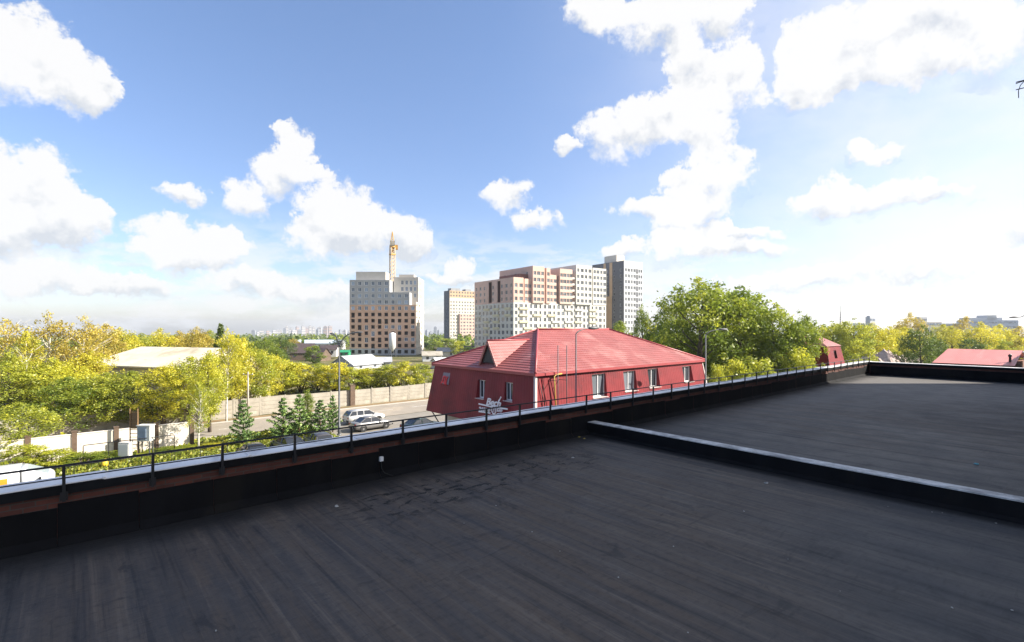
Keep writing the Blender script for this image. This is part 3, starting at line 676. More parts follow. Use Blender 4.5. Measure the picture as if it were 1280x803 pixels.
# base storey, strut, poles, pipes
b = MB(); b.box(.75, LN-.3, .45, WD-.3, -.3, BZ-.01); b.build('base_wall', M['plaster_cream'], red)
b = MB(); b.bar((-FL+.1, WD-.2, BZ), (.75, WD-.3, 2.6), .07, .07); b.build('strut', M['lamp_metal'], red)
for px, top in ((697, 432), (708, 432)):
    u, Z = u_at(px, VY-.75); b = MB(); b.tube([(u-UX, -.78, 3.8), (u-UX, -.78, zz(top, Z))], .028, 8); b.bar((u-UX, -.78, EZ-.6), (u-UX, -.05, EZ-.6), .03, .03)
    b.build('facade_pole', M['lamp_metal'], red)
u, Z = u_at(695, VY-.5); b = MB(); b.tube([(u-UX, -.62, BZ-.2), (u-UX, -.34, EZ-.35), (u-UX+.25, -.30, EZ-.25), (u-UX+.8, -.25, EZ-.22)], .045, 8); b.build('gas_pipe', mat('yellow_pipe', (.45, .30, .06), .5), red)
u, Z = u_at(678, VY-.5); b = MB(); b.tube([(u-UX, -.1, 8.0), (u-UX+.25, -.4, 6.5), (u-UX+.30, -.45, 5.75), (u-UX+.85, -.45, 5.75)], .025, 6); b.tube([(u-UX+.45, -.1, 8.05), (u-UX+.30, -.42, 6.3)], .02, 6); b.build('cable_bracket', M['rail'], red)
# lettering
def text(body, size, mt, parent, loc, rz, name='lettering', shear=0, ext=.03, scale=(1, 1, 1), tilt=90):
    c = bpy.data.curves.new(name, 'FONT'); c.body = body; c.size = size; c.extrude = ext; c.shear = shear; c.offset = size*.02
    c.materials.append(mt); o = bpy.data.objects.new(name, c); col.objects.link(o)
    bpy.context.view_layer.update(); dg = bpy.context.evaluated_depsgraph_get()
    me = bpy.data.meshes.new_from_object(o.evaluated_get(dg)); bpy.data.objects.remove(o)
    o = bpy.data.objects.new(name, me); col.objects.link(o)
    o.location = loc; o.rotation_euler = (R(tilt), 0, rz); o.scale = scale; o.parent = parent; return o
sgn = mat('white_lettering', (.85, .82, .84), .5, .05, 3); redl = mat('red_lettering', (.75, .03, .03), .4, .05, 3); gp = mat('grey_plate', (.24, .20, .22), .6, .1, 3)
def gpos(px, py, off=.2):
    v, Z = v_at(px, UX-FL-off); return (-FL-off, v-VY, zz(py, Z))
def gtext(body, px, py, hpx, mt, **kw):
    p = gpos(px, py); v, Z = v_at(px, UX); return text(body, hpx/FOC*Z/.72, mt, red, p, R(-90), **kw)
for nm, px0, py0, px1, py1 in [('sign_bar', 598.5, 505.0, 615.5, 509.0), ('sign_bar', 620, 509.5, 634.5, 511.6), ('sign_bar', 598.5, 514.5, 613, 516.6)]:
    b = MB(); b.bar(gpos(px0, py0), gpos(px1, py1), .05, .09); b.build(nm, sgn, red)
gtext('Bech', 607.5, 505.8, 8.6, sgn, shear=.35, scale=(1.15, 1, 1))
b = MB(); b.bar(gpos(623, 503.5), gpos(626.3, 496.3), .05, .08); b.build('sign_stroke', sgn, red)
gtext('ЗАВЕР', 598.8, 514.0, 5.2, sgn, scale=(.95, 1, 1))
gtext('БАР', 621.5, 514.8, 3.6, sgn, scale=(1.0, 1, 1))
cv, Z = v_at(617.3, UX); b = MB(); cpos = gpos(617.3, 512.6)
ringp = [(cpos[0], cpos[1]+.22*math.cos(t), cpos[2]+.26*math.sin(t)) for t in np.linspace(0, 2*math.pi, 25)]
b.tube(ringp, .05, 6, caps=False); b.tube([(cpos[0], cpos[1], cpos[2]-.12), (cpos[0], cpos[1]-.02, cpos[2]+.14)], .04, 6); b.build('sign_ring', sgn, red)
b = MB(); p = gpos(550, 480, -.12); q = gpos(558.5, 466.5, -.12)
b.faces([(-.32,p[1],p[2]),(-.32,q[1],p[2]),(-.10,q[1],q[2]),(-.10,p[1],q[2]),(-.2,p[1],p[2]),(-.2,q[1],p[2]),(.0,q[1],q[2]),(.0,p[1],q[2])], [(0,1,2,3),(7,6,5,4),(0,4,5,1),(1,5,6,2),(2,6,7,3),(3,7,4,0)]); b.build('sign_plate', gp, red)
text('Д(', .72, redl, red, (-.36, p[1]-.05, p[2]+.12), R(-90), scale=(.95, 1, 1), tilt=75)

# --- small red pavilion farther along, and the red shed
pav = thing('mansard_pavilion', 'small red clad pavilion with pyramid roof at the far end of the long parapet', 'building', (0, 0, 0))
px0, Zp = 1033, 75
cx, cy = at(px0, Zp); pav.location = (cx, cy, 0)
b = MB(); L2 = 6.2
Pp, npv = ribbed(b, (0, 0, 0), (1, 0, 0), L2, 8.45, 4.4, .75, [(2.6, 3.75, 6.55, 7.75)], .5, .75)
ribbed(b, (0, L2, 0), (0, -1, 0), L2, 8.45, 4.4, .75, [], .75, .5); ribbed(b, (L2, 0, 0), (0, 1, 0), L2, 8.45, 4.4, .75, [], .5, .5); ribbed(b, (L2, L2, 0), (-1, 0, 0), L2, 8.45, 4.4, .75, [], .5, .5)
b.build('mansard_wall', M['red_siding'], pav)
b = MB(); ap = (L2/2, L2/2, 10.45); q = [(-.15, -.15, 8.4), (L2+.15, -.15, 8.4), (L2+.15, L2+.15, 8.4), (-.15, L2+.15, 8.4)]
for i in range(4): tiled(b, q[i], q[(i+1) % 4], ap, ap, 12)
b.build('roof', M['red_roof'], pav)
b = MB(); b.box(.4, L2-.4, .4, L2-.4, -.5, 4.5); b.build('base_wall', M['plaster_cream'], pav)
w_ = MB(); w_.poly([(2.6, .05, 6.5), (3.75, .05, 6.5), (3.75, .05, 7.8), (2.6, .05, 7.8)]); w_.build('window', M['glass'], pav)

shed = thing('red_roofed_shed', 'long low shed with pale red metal roof beyond the far parapet, beside the white wall', 'shed', (88.7, 0, 0))
b = MB(); v0, v1 = 6.3, 14.4
for k_ in range(int((v1-v0)/.2)):
    a, c = v0+k_*.2, v0+k_*.2+.2
    def sl_(x): return 6.5+x*(8.0-6.5)/11
    b.poly([(-.3, c, sl_(-.3)), (-.3, a, sl_(-.3)), (11.3, a, sl_(11.3)), (11.3, c, sl_(11.3))])
    b.box(-.3, 11.3, a-.012, a+.012, sl_(-.3)-.01, sl_(-.3)+.0) if False else None
    b.faces([(-.3, a-.012, sl_(-.3)), (-.3, a+.012, sl_(-.3)), (11.3, a+.012, sl_(11.3)), (11.3, a-.012, sl_(11.3)), (-.3, a-.012, sl_(-.3)+.03), (-.3, a+.012, sl_(-.3)+.03), (11.3, a+.012, sl_(11.3)+.03), (11.3, a-.012, sl_(11.3)+.03)], [(4,7,6,5),(0,4,5,1),(0,3,7,4),(1,5,6,2)])
b.poly([(11.3, v0, 8.04), (22, v0, 6.5), (22, v1, 6.5), (11.3, v1, 8.04)])
b.build('roof', mat('faded_red_metal', (.50, .17, .155), .45, .12, .5, 0, dirt=(.55, .22, .20), dscale=.3, stretch=(.3, 2, 1)), shed)
b = MB(); b.box(0, 21.6, v0+.2, v1-.2, -1.5, 6.42); b.build('wall', mat('brown_wall', (.22, .10, .06), .8), shed)
b = MB(); b.box(-.36, -.31, v0-.05, v1+.05, 6.15, 6.45); b.build('fascia', mat('brown_fascia', (.10, .045, .03), .7), shed)
b = MB(); b.lathe([(.13, 6.6), (.13, 7.5), (.2, 7.5), (.2, 7.7), (.02, 7.85)], 10, (2.2, v0+.6, 0)); b.build('vent_pipe', M['rail'], shed)
ww = thing('white_building', 'plain white flat roofed building beside the red shed, cut by the right edge', 'building', (90, -14, 0))
b = MB(); b.box(0, 14, 0, 19.6, -1.5, 8.05); b.build('wall', M['white_paint'], ww); b = MB(); b.box(-.1, 14.1, -.1, 19.7, 8.053, 8.2); b.build('roof', M['coping'], ww)
# ------------------------------------------------------------------ towers
pinkb = mat('pink_block', (.56, .36, .25), .9, .14, .35, .1, 3, dirt=(.62, .43, .32), dscale=.2)
greyp = mat('grey_cladding', (.36, .365, .37), .7, .10, .3)
creamc = mat('cream_cladding', (.60, .55, .46), .8, .08, .3)
beige = mat('beige_render', (.50, .47, .42), .85, .08, .3)
pinkc = mat('pink_cladding', (.58, .40, .33), .8, .10, .25)
whitec = mat('white_cladding', (.56, .545, .50), .75, .06, .25)
yellowb = mat('yellow_balcony', (.58, .53, .36), .7, .12, .5)
darkg = mat('shade_grey_cladding', (.115, .12, .135), .7, .1, .3)  # dark grey that carries the shade of the towers' left sides in its colour
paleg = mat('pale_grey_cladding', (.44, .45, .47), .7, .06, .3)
tanb = mat('tan_cladding', (.50, .35, .22), .8, .1, .3)
roofg = mat('grey_roofing', (.28, .28, .28), .9, .15, .4)
M['frame_grey'] = mat('grey_window_frame', (.5, .5, .49), .5, .1, 3); GL2 = [M['frame_grey'], M['glass']]; GL1 = [M['white_plastic'], M['glass']]

def dirs(phi):      # right-hand face direction and left-hand (receding) direction, phi from the picture plane
    a = C2(math.cos(phi), math.sin(phi)); b = C2(-math.sin(phi), math.cos(phi)); return Vector((*a, 0)), Vector((*b, 0))

# 1. block under construction
cb = thing('apartment_tower', 'half built apartment tower at the yellow crane, grey above, pink with open holes below', 'building')
a, bk = dirs(R(1.5)); ox, oy = C2(-78.3, 243); O = Vector((ox, oy, 0)); cb.location = O
Z0 = -4.2; W1 = 31.9; D1 = 25
def kz(k): return -.37+3.0*k
b = MB(); st = W1/10; holes = []; hz = []
rnd = random.Random(5)
glz = []
for k in range(-1, 7):
    for c in range(10):
        tallw = rnd.random() < .16 and k > 0
        h = (round(st*(c+.5)-.85, 2), round(st*(c+.5)+.85, 2), round(kz(k)-(1.5 if tallw else .85), 2), round(kz(k)+.85, 2))
        holes.append(h)
        if k >= 1 and rnd.random() < (.75 if k == 4 else .12): glz.append(h)
r7 = [(round(st*(c+.5)-.8, 2), round(st*(c+.5)+.8, 2), kz(7)-.9, kz(7)+1.0) for c in range(10)]
ZP = kz(7)+1.6
facade(b, (0, 0, 0), a, W1, kz(0)+1.6, ZP, [h for h in holes if h[2] > kz(0)+1.0]+r7, .35)
b.build('wall', pinkb, cb)
b = MB(); facade(b, (0, 0, 0), a, W1, Z0, kz(0)+1.597, [h for h in holes if h[2] < kz(0)+.2], .35); b.build('ground_storey_wall', greyp, cb)
side_h = grid(D1, 6, Z0+2.0, 12, 3, (.9, 1.5), 1.6)
b = MB(); facade(b, a*W1, bk, D1, Z0, ZP+1.5, [h for h in side_h if h[3] < ZP+1.2], .3); b.build('side_wall', creamc, cb)
b = MB()
for k in range(0, 9, 1):
    for c in (1.2, 9.0): b.poly([a*(W1+.02)+bk*c+Vector((0,0,kz(k)-1.2))]*0 or [a*W1+bk*c+Vector((0,0,kz(k)-1.1)), a*(W1+1.2)+bk*c+Vector((0,0,kz(k)-1.1)), a*(W1+1.2)+bk*(c+3)+Vector((0,0,kz(k)-1.1)), a*W1+bk*(c+3)+Vector((0,0,kz(k)-1.1))])
    for c in (1.2, 9.0):
        p = a*(W1+1.2)+bk*c; b.poly([p+Vector((0,0,kz(k)-1.1)), p+bk*3+Vector((0,0,kz(k)-1.1)), p+bk*3+Vector((0,0,kz(k)-.1)), p+Vector((0,0,kz(k)-.1))])
b.build('balcony_slab', beige, cb)
core = MB()
def obox(mb, o, a_, b_, x0, x1, y0, y1, z0, z1, m=0):
    q = [o+a_*x+b_*y for x, y in ((x0, y0), (x1, y0), (x1, y1), (x0, y1))]
    mb.hexa([(p.x, p.y, z0) for p in q]+[(p.x, p.y, z1) for p in q], m)
OO = Vector((0, 0, 0))
obox(core, OO, a, bk, .1, W1-1.6, 2.2, D1, Z0, ZP-.2)
core.build('inner_walls', mat('bare_concrete', (.13, .12, .11), .95), cb)
b = MB()
for k in range(0, 9): obox(b, OO, a, bk, .36, W1-.4, .36, 2.19, kz(k)-1.75, kz(k)-1.5)
for c in range(1, 10): obox(b, OO, a, bk, st*c-.1, st*c+.1, .36, 2.19, Z0, ZP-.4)
b.build('floor_slabs', M['concrete'], cb)
# grey upper storeys, stepped down to the right
b = MB(); gh = []
steps = [(0, 6, kz(11)+1.7), (6, 9, kz(9)+1.75)]
for c0, c1, zt in steps:
    hh = [(round(st*(c+.5)-.8-st*c0, 2), round(st*(c+.5)+.8-st*c0, 2), round(kz(k)-.9, 2), round(kz(k)+.95, 2)) for k in range(8, 12 if c0 == 0 else 10) for c in range(c0, c1)]
    facade(b, a*(st*c0), a, st*(c1-c0), ZP+.003, zt, hh, .3)
    gh += [((a*(st*c0)), a, *h) for h in hh]
    q = a*(st*c1); b.poly([q+Vector((0,0,ZP+.003)), q+bk*12+Vector((0,0,ZP+.003)), q+bk*12+Vector((0,0,zt)), q+Vector((0,0,zt))])
    b.poly([a*(st*c0)+Vector((0,0,zt)), a*(st*c1)+Vector((0,0,zt)), a*(st*c1)+bk*12+Vector((0,0,zt)), a*(st*c0)+bk*12+Vector((0,0,zt))])
q = bk*12; b.poly([Vector((0,0,ZP+.003)), Vector((0,0,kz(11)+1.7)), q+Vector((0,0,kz(11)+1.7)), q+Vector((0,0,ZP+.003))])
b.build('upper_storeys', greyp, cb)
b = MB(); b.poly([Vector((0,0,Z0)), Vector((0,0,ZP)), bk*D1+Vector((0,0,ZP)), bk*D1+Vector((0,0,Z0))]); b.poly([a*(st*9)+Vector((0,0,ZP)), a*W1+Vector((0,0,ZP)), a*W1+bk*D1+Vector((0,0,ZP)), a*(st*9)+bk*D1+Vector((0,0,ZP))]); b.build('left_wall', pinkb, cb)
b = MB(); obox(b, OO, a, bk, 2.2, 16.6, 3, 11.5, kz(11)+1.75, 38.6); b.build('penthouse', beige, cb)
b = MB(); sq = a*19.7+bk*7
vh = [(x, x+1.3, z, z+2.2) for x in (3.6, 5.7, 7.8, 9.9) for z in (ZP+4.0, ZP+7.2, ZP+10.4)]
facade(b, sq, a, 12.2, ZP+.2, 36.4, vh, .3)
b.poly([sq+Vector((0,0,36.4)), sq+a*12.2+Vector((0,0,36.4)), sq+a*12.2+bk*18+Vector((0,0,36.4)), sq+bk*18+Vector((0,0,36.4))])
facade(b, sq+a*12.2, bk, 18, ZP+1.503, 36.4, [(x, x+1.4, z, z+2.0) for x in (2, 6, 10, 14) for z in (ZP+4.0, ZP+7.2, ZP+10.4)], .3)
obox(b, sq, a, bk, 2, 9.5, 3, 10, 36.4, 38.0); b.build('rear_section', beige, cb)
place_windows(cb, gh+[(OO, a, *h) for h in r7]+[(sq, a, *h) for h in vh]+[(OO, a, *h) for h in glz]+[(a*W1, bk, *h) for h in side_h if h[3] < ZP+1.2], [M['white_plastic'], M['glass_sky']])
silo = thing('cement_silo', 'white cement silo standing in front of the half built tower', 'silo', (*at(490.5, 224), 0)); zb = T(*at(490.5, 224))
b = MB(); b.lathe([(.05, zb+2.4), (1.5, zb+4.2), (1.5, zb+10.4), (.4, zb+11), (.02, zb+11.05)], 16); b.build('tank', M['white_paint'], silo)
b = MB(); 
for s in (-1, 1):
    for q in (-1, 1): b.bar((s*1.1, q*1.1, zb-.3), (s*1.1, q*1.1, zb+5), .2, .2)
b.build('frame', M['lamp_metal'], silo)

# tower crane
cr = thing('tower_crane', 'yellow tower crane rising behind the half built tower', 'crane', (*at(490.5, 262), 0))
cz = T(*at(490.5, 262)); ym = mat('crane_yellow', (.50, .27, .05), .5, .15, 1); ym2 = mat('crane_mast', (.55, .42, .26), .55, .12, .6)
b = MB(); hw = 1.05; top = 53
for sx in (-1, 1):
    for sy in (-1, 1): b.bar((sx*hw, sy*hw, cz), (sx*hw, sy*hw, top), .3, .3)
z = cz
while z < top-2:
    for (p, q) in (((-1,-1),(1,-1)), ((1,-1),(1,1)), ((1,1),(-1,1)), ((-1,1),(-1,-1))):
        b.bar((p[0]*hw, p[1]*hw, z), (q[0]*hw, q[1]*hw, z+2), .16, .16); b.bar((p[0]*hw, p[1]*hw, z+2), (q[0]*hw, q[1]*hw, z+2), .14, .14)
    z += 2
b.build('mast', ym2, cr)
f2 = Vector((*C2(-.238, 1), 0)).normalized(); s2 = Vector((f2.y, -f2.x, 0))
b = MB(); b.lathe([(1.5, top), (1.5, top+1.1), (1.2, top+1.2)], 14)
b.build('slewing_ring', ym, cr)
b = MB(); b.box(-1.3, 1.3, -1.3, 1.3, top-4, top-3.4); b.build('climbing_collar', ym, cr)
b = MB(); o0 = Vector((0, 0, top+1.2))
for s in (-1, 1): b.bar(o0+s2*s*.9, o0+Vector((0, 0, 7.0)), .35, .35); b.bar(o0+s2*s*.9+f2*1.6, o0+Vector((0, 0, 7.0)), .3, .3)
b.bar(o0+Vector((0,0,3))+s2*.5, o0+Vector((0,0,3))-s2*.5, .2, .2); b.build('apex_frame', ym, cr)
b = MB()
for s in (-1, 1): b.bar(o0+s2*s*.8, o0+s2*s*.8+f2*44, .3, .3)
b.bar(o0+Vector((0,0,1.5)), o0+Vector((0,0,1.5))+f2*44, .3, .3)
for k in range(22):
    for s in (-1, 1): b.bar(o0+s2*s*.8+f2*(2*k), o0+Vector((0,0,1.5))+f2*(2*k+1), .12, .12); b.bar(o0+Vector((0,0,1.5))+f2*(2*k+1), o0+s2*s*.8+f2*(2*k+2), .12, .12)
b.build('jib', ym, cr)
b = MB(); 
for s in (-1, 1): b.bar(o0+s2*s*.8, o0+s2*s*.8-f2*11, .3, .3)
b.build('counter_jib', ym, cr)
b = MB(); obox(b, o0, s2, f2, -1.2, 1.2, -11, -8, top-.6, top+1.7); b.build('counterweight', M['concrete'], cr)
b = MB(); obox(b, o0, s2, f2, 1.3, 2.8, -.3, 1.5, top-1.0, top+1.4); b.build('cab', ym, cr)

# 2. slim tower at left of the long block
st2 = thing('apartment_tower', 'distant slim apartment tower with dark left side and orange top, left of the long block', 'building')
a, bk = dirs(R(35)); st2.location = (*C2(-55.7, 450), 0)
b = MB(); h1 = grid(31.7, 11, -7, 16, 3.05, (1.3, 1.6), 1.6); facade(b, OO, a, 31.7, -9, 38.2, [h for h in h1 if h[3] < 38], .3); b.build('wall', creamc, st2)
b = MB(); h2 = grid(31.7, 11, 38.4, 2, 3.05, 1.4, 1.6, .8); facade(b, OO, a, 31.7, 38.203, 44.6, h2, .3); b.build('orange_storeys', tanb, st2)
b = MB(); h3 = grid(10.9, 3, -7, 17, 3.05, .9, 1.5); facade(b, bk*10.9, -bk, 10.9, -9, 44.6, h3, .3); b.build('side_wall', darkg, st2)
b = MB(); e = a*9.5; n_ = Vector((a.y, -a.x, 0)); pb = e+n_*1.6; h4 = grid(22, 7, -7, 10, 3.05, (1.5, 2.0), 1.5); facade(b, pb, a, 22, -9, 24, h4, .3); facade(b, pb-n_*1.6, n_, 1.6, -9, 24, []); 
b.poly([pb+Vector((0,0,24)), pb+a*22+Vector((0,0,24)), pb+a*22-n_*1.6+Vector((0,0,24)), pb-n_*1.6+Vector((0,0,24))]); b.build('pink_front', pinkc, st2)
b = MB(); obox(b, OO, a, bk, 0.05, 31.65, .05, 10.85, 44.0, 44.55); obox(b, OO, a, bk, 3, 12, 3, 9, 44.55, 47); obox(b, OO, a, bk, 18, 24, 3, 9, 44.55, 46.6); b.build('roof', roofg, st2)
place_windows(st2, [(pb, a, *h) for h in h4]+[(OO, a, *h) for h in h1+h2 if h[3] < 38 or h in h2]+[(bk*10.9, -bk, *h) for h in h3], GL2)

# 3. long stepped block, white below and pink above
lb = thing('apartment_block', 'long stepped apartment block, white with yellow balconies below and pink above, behind the red roof', 'building')
lb.location = (*C2(.7, 225), 0); SPEC = []
LW, LD, ZM = 58, 34, 22.6
b = MB(); hb = grid(LW, 21, -1.6, 8, 3., (1.5, 1.9, 1.0), 1.8, .7); facade(b, OO, a, LW, -3, ZM, hb, .3)
hl = grid(LD, 10, -1.6, 8, 3., (1.9, 2.2, 1.5), 1.9, .7); facade(b, bk*LD, -bk, LD, -3, ZM, hl, .3)
facade(b, a*LW, bk, 20, -3, ZM, [], .3)
b.poly([Vector((0,0,ZM)), a*LW+Vector((0,0,ZM)), a*LW+bk*LD+Vector((0,0,ZM)), bk*LD+Vector((0,0,ZM))]); b.build('wall', whitec, lb)
SPEC += [(OO, a, *h) for h in hb]+[(bk*LD, -bk, *h) for h in hl]
def upper(name, x0, x1, y0, y1, z1, mt, cols, lcols, mt2=None, ww=(1.5, 1.9), slots=()):
    o = a*x0+bk*y0; W_ = x1-x0; n = int((z1-ZM-.6)/3)
    q = MB(); hh = grid(W_, cols, ZM, n, 3., ww, 1.7); facade(q, o, a, W_, ZM+.003, z1, hh, .3)
    ll = grid(y1-y0, lcols, ZM, n, 3., (1.3, 1.7), 1.7) if lcols else []
    ll = [h for h in ll if not any(h[0] < sl[1]+.2 and h[1] > sl[0]-.2 for sl in slots)]
    facade(q, o+bk*(y1-y0), -bk, y1-y0, ZM+.003, z1, ll+[(sl[0], sl[1], ZM+.4, z1-.9) for sl in slots], .3); facade(q, o+a*W_, bk, y1-y0, ZM+.003, z1, [], .3)
    q.poly([o+Vector((0,0,z1-.5)), o+a*W_+Vector((0,0,z1-.5)), o+a*W_+bk*(y1-y0)+Vector((0,0,z1-.5)), o+bk*(y1-y0)+Vector((0,0,z1-.5))])
    q.build(name, mt, lb)
    SPEC.extend((o, a, *h) for h in hh); SPEC.extend((o+bk*(y1-y0), -bk, *h) for h in ll)
upper('pink_wing', 0, 5.6, 0, LD, 33.9, pinkc, 2, 9, slots=((13.2, 16.0), (20.8, 23.4)))
upper('pink_wing', 6.6, 10.4, .6, 26, 33.6, pinkc, 2, 0)
upper('pink_tower_section', 10.4, 17.2, -.6, 27, 39.6, pinkc, 3, 3)
upper('pink_tower_section', 18.4, 20.8, -.5, 20, 39.2, pinkc, 1, 0)
upper('pink_wing', 21.0, 25.6, .4, 22, 36.3, pinkc, 2, 0)
upper('pink_tower_section', 26.6, 34.5, -.6, 24, 39.4, pinkc, 4, 3)
upper('white_tower_section', 36.8, 47.2, -.8, 26, 41.9, whitec, 4, 3)
upper('white_tower_section', 48.6, 57.9, -.2, 22, 41.3, whitec, 4, 0)
b = MB(); obox(b, OO, a, bk, 5.6, 57, 3, 20, ZM+.01, 36.0); obox(b, OO, a, bk, 1.8, 5.5, 2, 32, ZM+.01, 33.2); b.build('recess_wall', mat('dark_red_cladding', (.16, .07, .06), .8), lb)
bm_ = MB(); bm_.box(0, 5.0, -.5, 0, 0, .12); bm_.box(0, 5.0, -.5, -.43, .12, 1.0); bm_.box(0, .06, -.43, 0, .12, 1.0); bm_.box(4.94, 5.0, -.43, 0, .12, 1.0)
bme = bm_.mesh('balcony', [yellowb]); bmw = bm_.mesh('balcony', [whitec]); rnd = random.Random(9)
def balc(o, e, x, z, me):
    ob = bpy.data.objects.new('balcony', me); col.objects.link(ob); ob.parent = lb; p = o+e*x; ob.location = (p.x, p.y, z); ob.rotation_euler = (0, 0, math.atan2(e.y, e.x))
for k in range(8):
    for x in (3.0, 11.0, 19.5, 27.5, 36.5, 46.0):
        if rnd.random() < .62: balc(OO, a, x+rnd.choice((0, 0, 2.6)), -1.6+3*k+.1, bme if rnd.random() < .75 else bmw)
    for x in (1.5, 9, 17.5, 27.0):
        if rnd.random() < .6: balc(bk*LD, -bk, x, -1.6+3*k+.1, bme if rnd.random() < .8 else bmw)
for k in range(5): balc(a*34.6+bk*.2, a, 0, ZM+3*k+.2, bmw)
# largest windows first: nearest the corner
SPEC.sort(key=lambda s: (Vector(s[0])+Vector(s[1])*s[2]).length)
place_windows(lb, SPEC, GL2)

# 4. grey tower
gt = thing('apartment_tower', 'tall grey apartment tower with pale right side, behind the right end of the long block', 'building')
gt.location = (*C2(58.2, 262), 0)
b = MB(); h1 = grid(14.5, 4, -3, 15, 3.05, (1.2, 1.5), 1.6, x0=.4, x1=9.2); h1 += grid(14.5, 2, -3, 15, 3.05, (1.0, 1.0), 1.6, x0=11, x1=14.3); facade(b, OO, a, 14.5, -4, 46.2, h1, .3); b.build('wall', paleg, gt)
b = MB(); n_ = Vector((a.y, -a.x, 0))
for k in range(15): obox(b, n_*.02, a, n_, 9.3, 10.9, -.01, .06, -3+3.05*k+.3, -3+3.05*k+2.6)
b.build('dark_loggia', darkg, gt)
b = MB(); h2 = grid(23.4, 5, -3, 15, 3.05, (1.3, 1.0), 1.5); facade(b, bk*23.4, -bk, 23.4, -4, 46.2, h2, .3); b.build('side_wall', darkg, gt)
b = MB(); ln_ = -a
for x0, x1, z0, z1 in ((8.2, 10.2, 28, 46), (13, 14.6, 30, 46), (8.5, 12.5, 0, 28)):
    obox(b, bk*23.4, -bk, ln_, 23.4-x1, 23.4-x0, 0, .12, z0, z1)
b.build('tan_panel', tanb, gt)
b = MB(); obox(b, OO, a, bk, .1, 14.4, .1, 23.3, 45.6, 46.0); obox(b, OO, a, bk, 3, 9, 8, 17, 46.0, 50.3); b.build('penthouse', beige, gt)
place_windows(gt, [(OO, a, *h) for h in h1]+[(bk*23.4, -bk, *h) for h in h2], GL2)

# ------------------------------------------------------------------ lesser buildings
def gable_house(name, label, cat, px, Z, wd, dp, wall_h, ridge_h, wm, rm, phi, grp=None, zoff=0):
    x, y = at(px, Z); t = thing(name, label, cat, (x, y, T(x, y)-.2+zoff), 0, grp); a_, b_ = dirs(phi)
    q = MB(); P_ = lambda u, v, z: a_*u+b_*v+Vector((0, 0, z)); w2, d2 = wd/2, dp/2
    facade(q, P_(-w2, -d2, 0), a_, wd, 0, wall_h, [], .1); facade(q, P_(w2, -d2, 0), b_, dp, 0, wall_h, []); facade(q, P_(w2, d2, 0), -a_, wd, 0, wall_h, []); facade(q, P_(-w2, d2, 0), -b_, dp, 0, wall_h, [])
    for s in (-1, 1): q.poly([P_(s*w2, -d2, wall_h), P_(s*w2, d2, wall_h), P_(s*w2, 0, ridge_h)])
    q.build('wall', wm, t); q = MB(); ov = .4; k_ = (ridge_h-wall_h)/d2
    for s in (-1, 1):
        p = [P_(-w2-ov, s*(d2+ov), wall_h-ov*k_+.03), P_(w2+ov, s*(d2+ov), wall_h-ov*k_+.03), P_(w2+ov, 0, ridge_h+.03), P_(-w2-ov, 0, ridge_h+.03)]
        q.poly(p); q.poly([v-Vector((0, 0, .12)) for v in p][::-1]); 
        for i in range(4): q.poly([p[i], p[(i+1) % 4], p[(i+1) % 4]-Vector((0,0,.12)), p[i]-Vector((0,0,.12))])
    q.build('roof', rm, t)
    q = MB(); n = max(2, int(wd/4))
    for i in range(n): u0 = -w2+wd*(i+.5)/n; q = MB(); q.faces([P_(u0-.5, -d2-.03, wall_h*.4), P_(u0+.5, -d2-.03, wall_h*.4), P_(u0+.5, -d2-.03, wall_h*.78), P_(u0-.5, -d2-.03, wall_h*.78)], [(0,1,2,3)]); q.build('window', M['glass'], t)
    return t
tarp = mat('grey_tarpaulin', (.36, .37, .39), .7, .15, .6, .2, 2); metal_w = mat('white_metal_sheet', (.66, .67, .68), .5, .08, .4); metal_b = mat('blue_white_sheet', (.50, .58, .66), .5, .1, .4)
dkroof = mat('dark_brown_roof', (.07, .05, .05), .6, .2, .5); dkwood = mat('dark_timber', (.12, .085, .06), .85, .25, .8); grn = mat('green_sheet', (.03, .26, .12), .5, .1, .4)
# big pale gabled hall at left behind the trees
bh = thing('pale_hall', 'big cream walled hall with low pitched pale roof among the yellow trees at left', 'building')
A0 = Vector((*at(112, 72), 0)); A1 = Vector((*at(226, 66), 0))
q = MB(); zA, zB = 6.1, 6.1
d1 = (A1-A0); nrm = Vector((d1.y, -d1.x, 0)).normalized(); dep = -nrm*15
R0, R1 = A0+dep*.5, A1+dep*.5
q.poly([A0, A1, A1+Vector((0,0,zA)), A0+Vector((0,0,zA))]); q.poly([A1, A1+dep, A1+dep+Vector((0,0,zA)), R1+Vector((0,0,8.2)), A1+Vector((0,0,zA))])
q.poly([A0, A0+Vector((0,0,zA)), R0+Vector((0,0,8.2)), A0+dep+Vector((0,0,zA)), A0+dep]); q.poly([A0+dep, A0+dep+Vector((0,0,zA)), A1+dep+Vector((0,0,zA)), A1+dep]); q.build('wall', M['plaster_cream'], bh)
q = MB(); e_ = d1.normalized()*.5; u_ = nrm*.6
for s in (1, -1):
    base0, base1 = (A0, A1) if s == 1 else (A0+dep, A1+dep)
    q.poly([base0-e_+u_*s+Vector((0,0,zA-.1)), base1+e_+u_*s+Vector((0,0,zA-.1)), R1+e_+Vector((0,0,8.26)), R0-e_+Vector((0,0,8.26))])
    q.poly([base0-e_+u_*s+Vector((0,0,zA-.3)), base1+e_+u_*s+Vector((0,0,zA-.3)), base1+e_+u_*s+Vector((0,0,zA-.1)), base0-e_+u_*s+Vector((0,0,zA-.1))])
q.build('roof', mat('pale_roof_sheet', (.60, .54, .41), .8, .12, .3, 0, dirt=(.40, .34, .23), dscale=.2), bh)
gable_house('warehouse', 'long low white warehouse left of the half built tower', 'building', 399, 300, 27, 14, 4.2, 6.0, metal_w, metal_b, R(4), zoff=1.2)
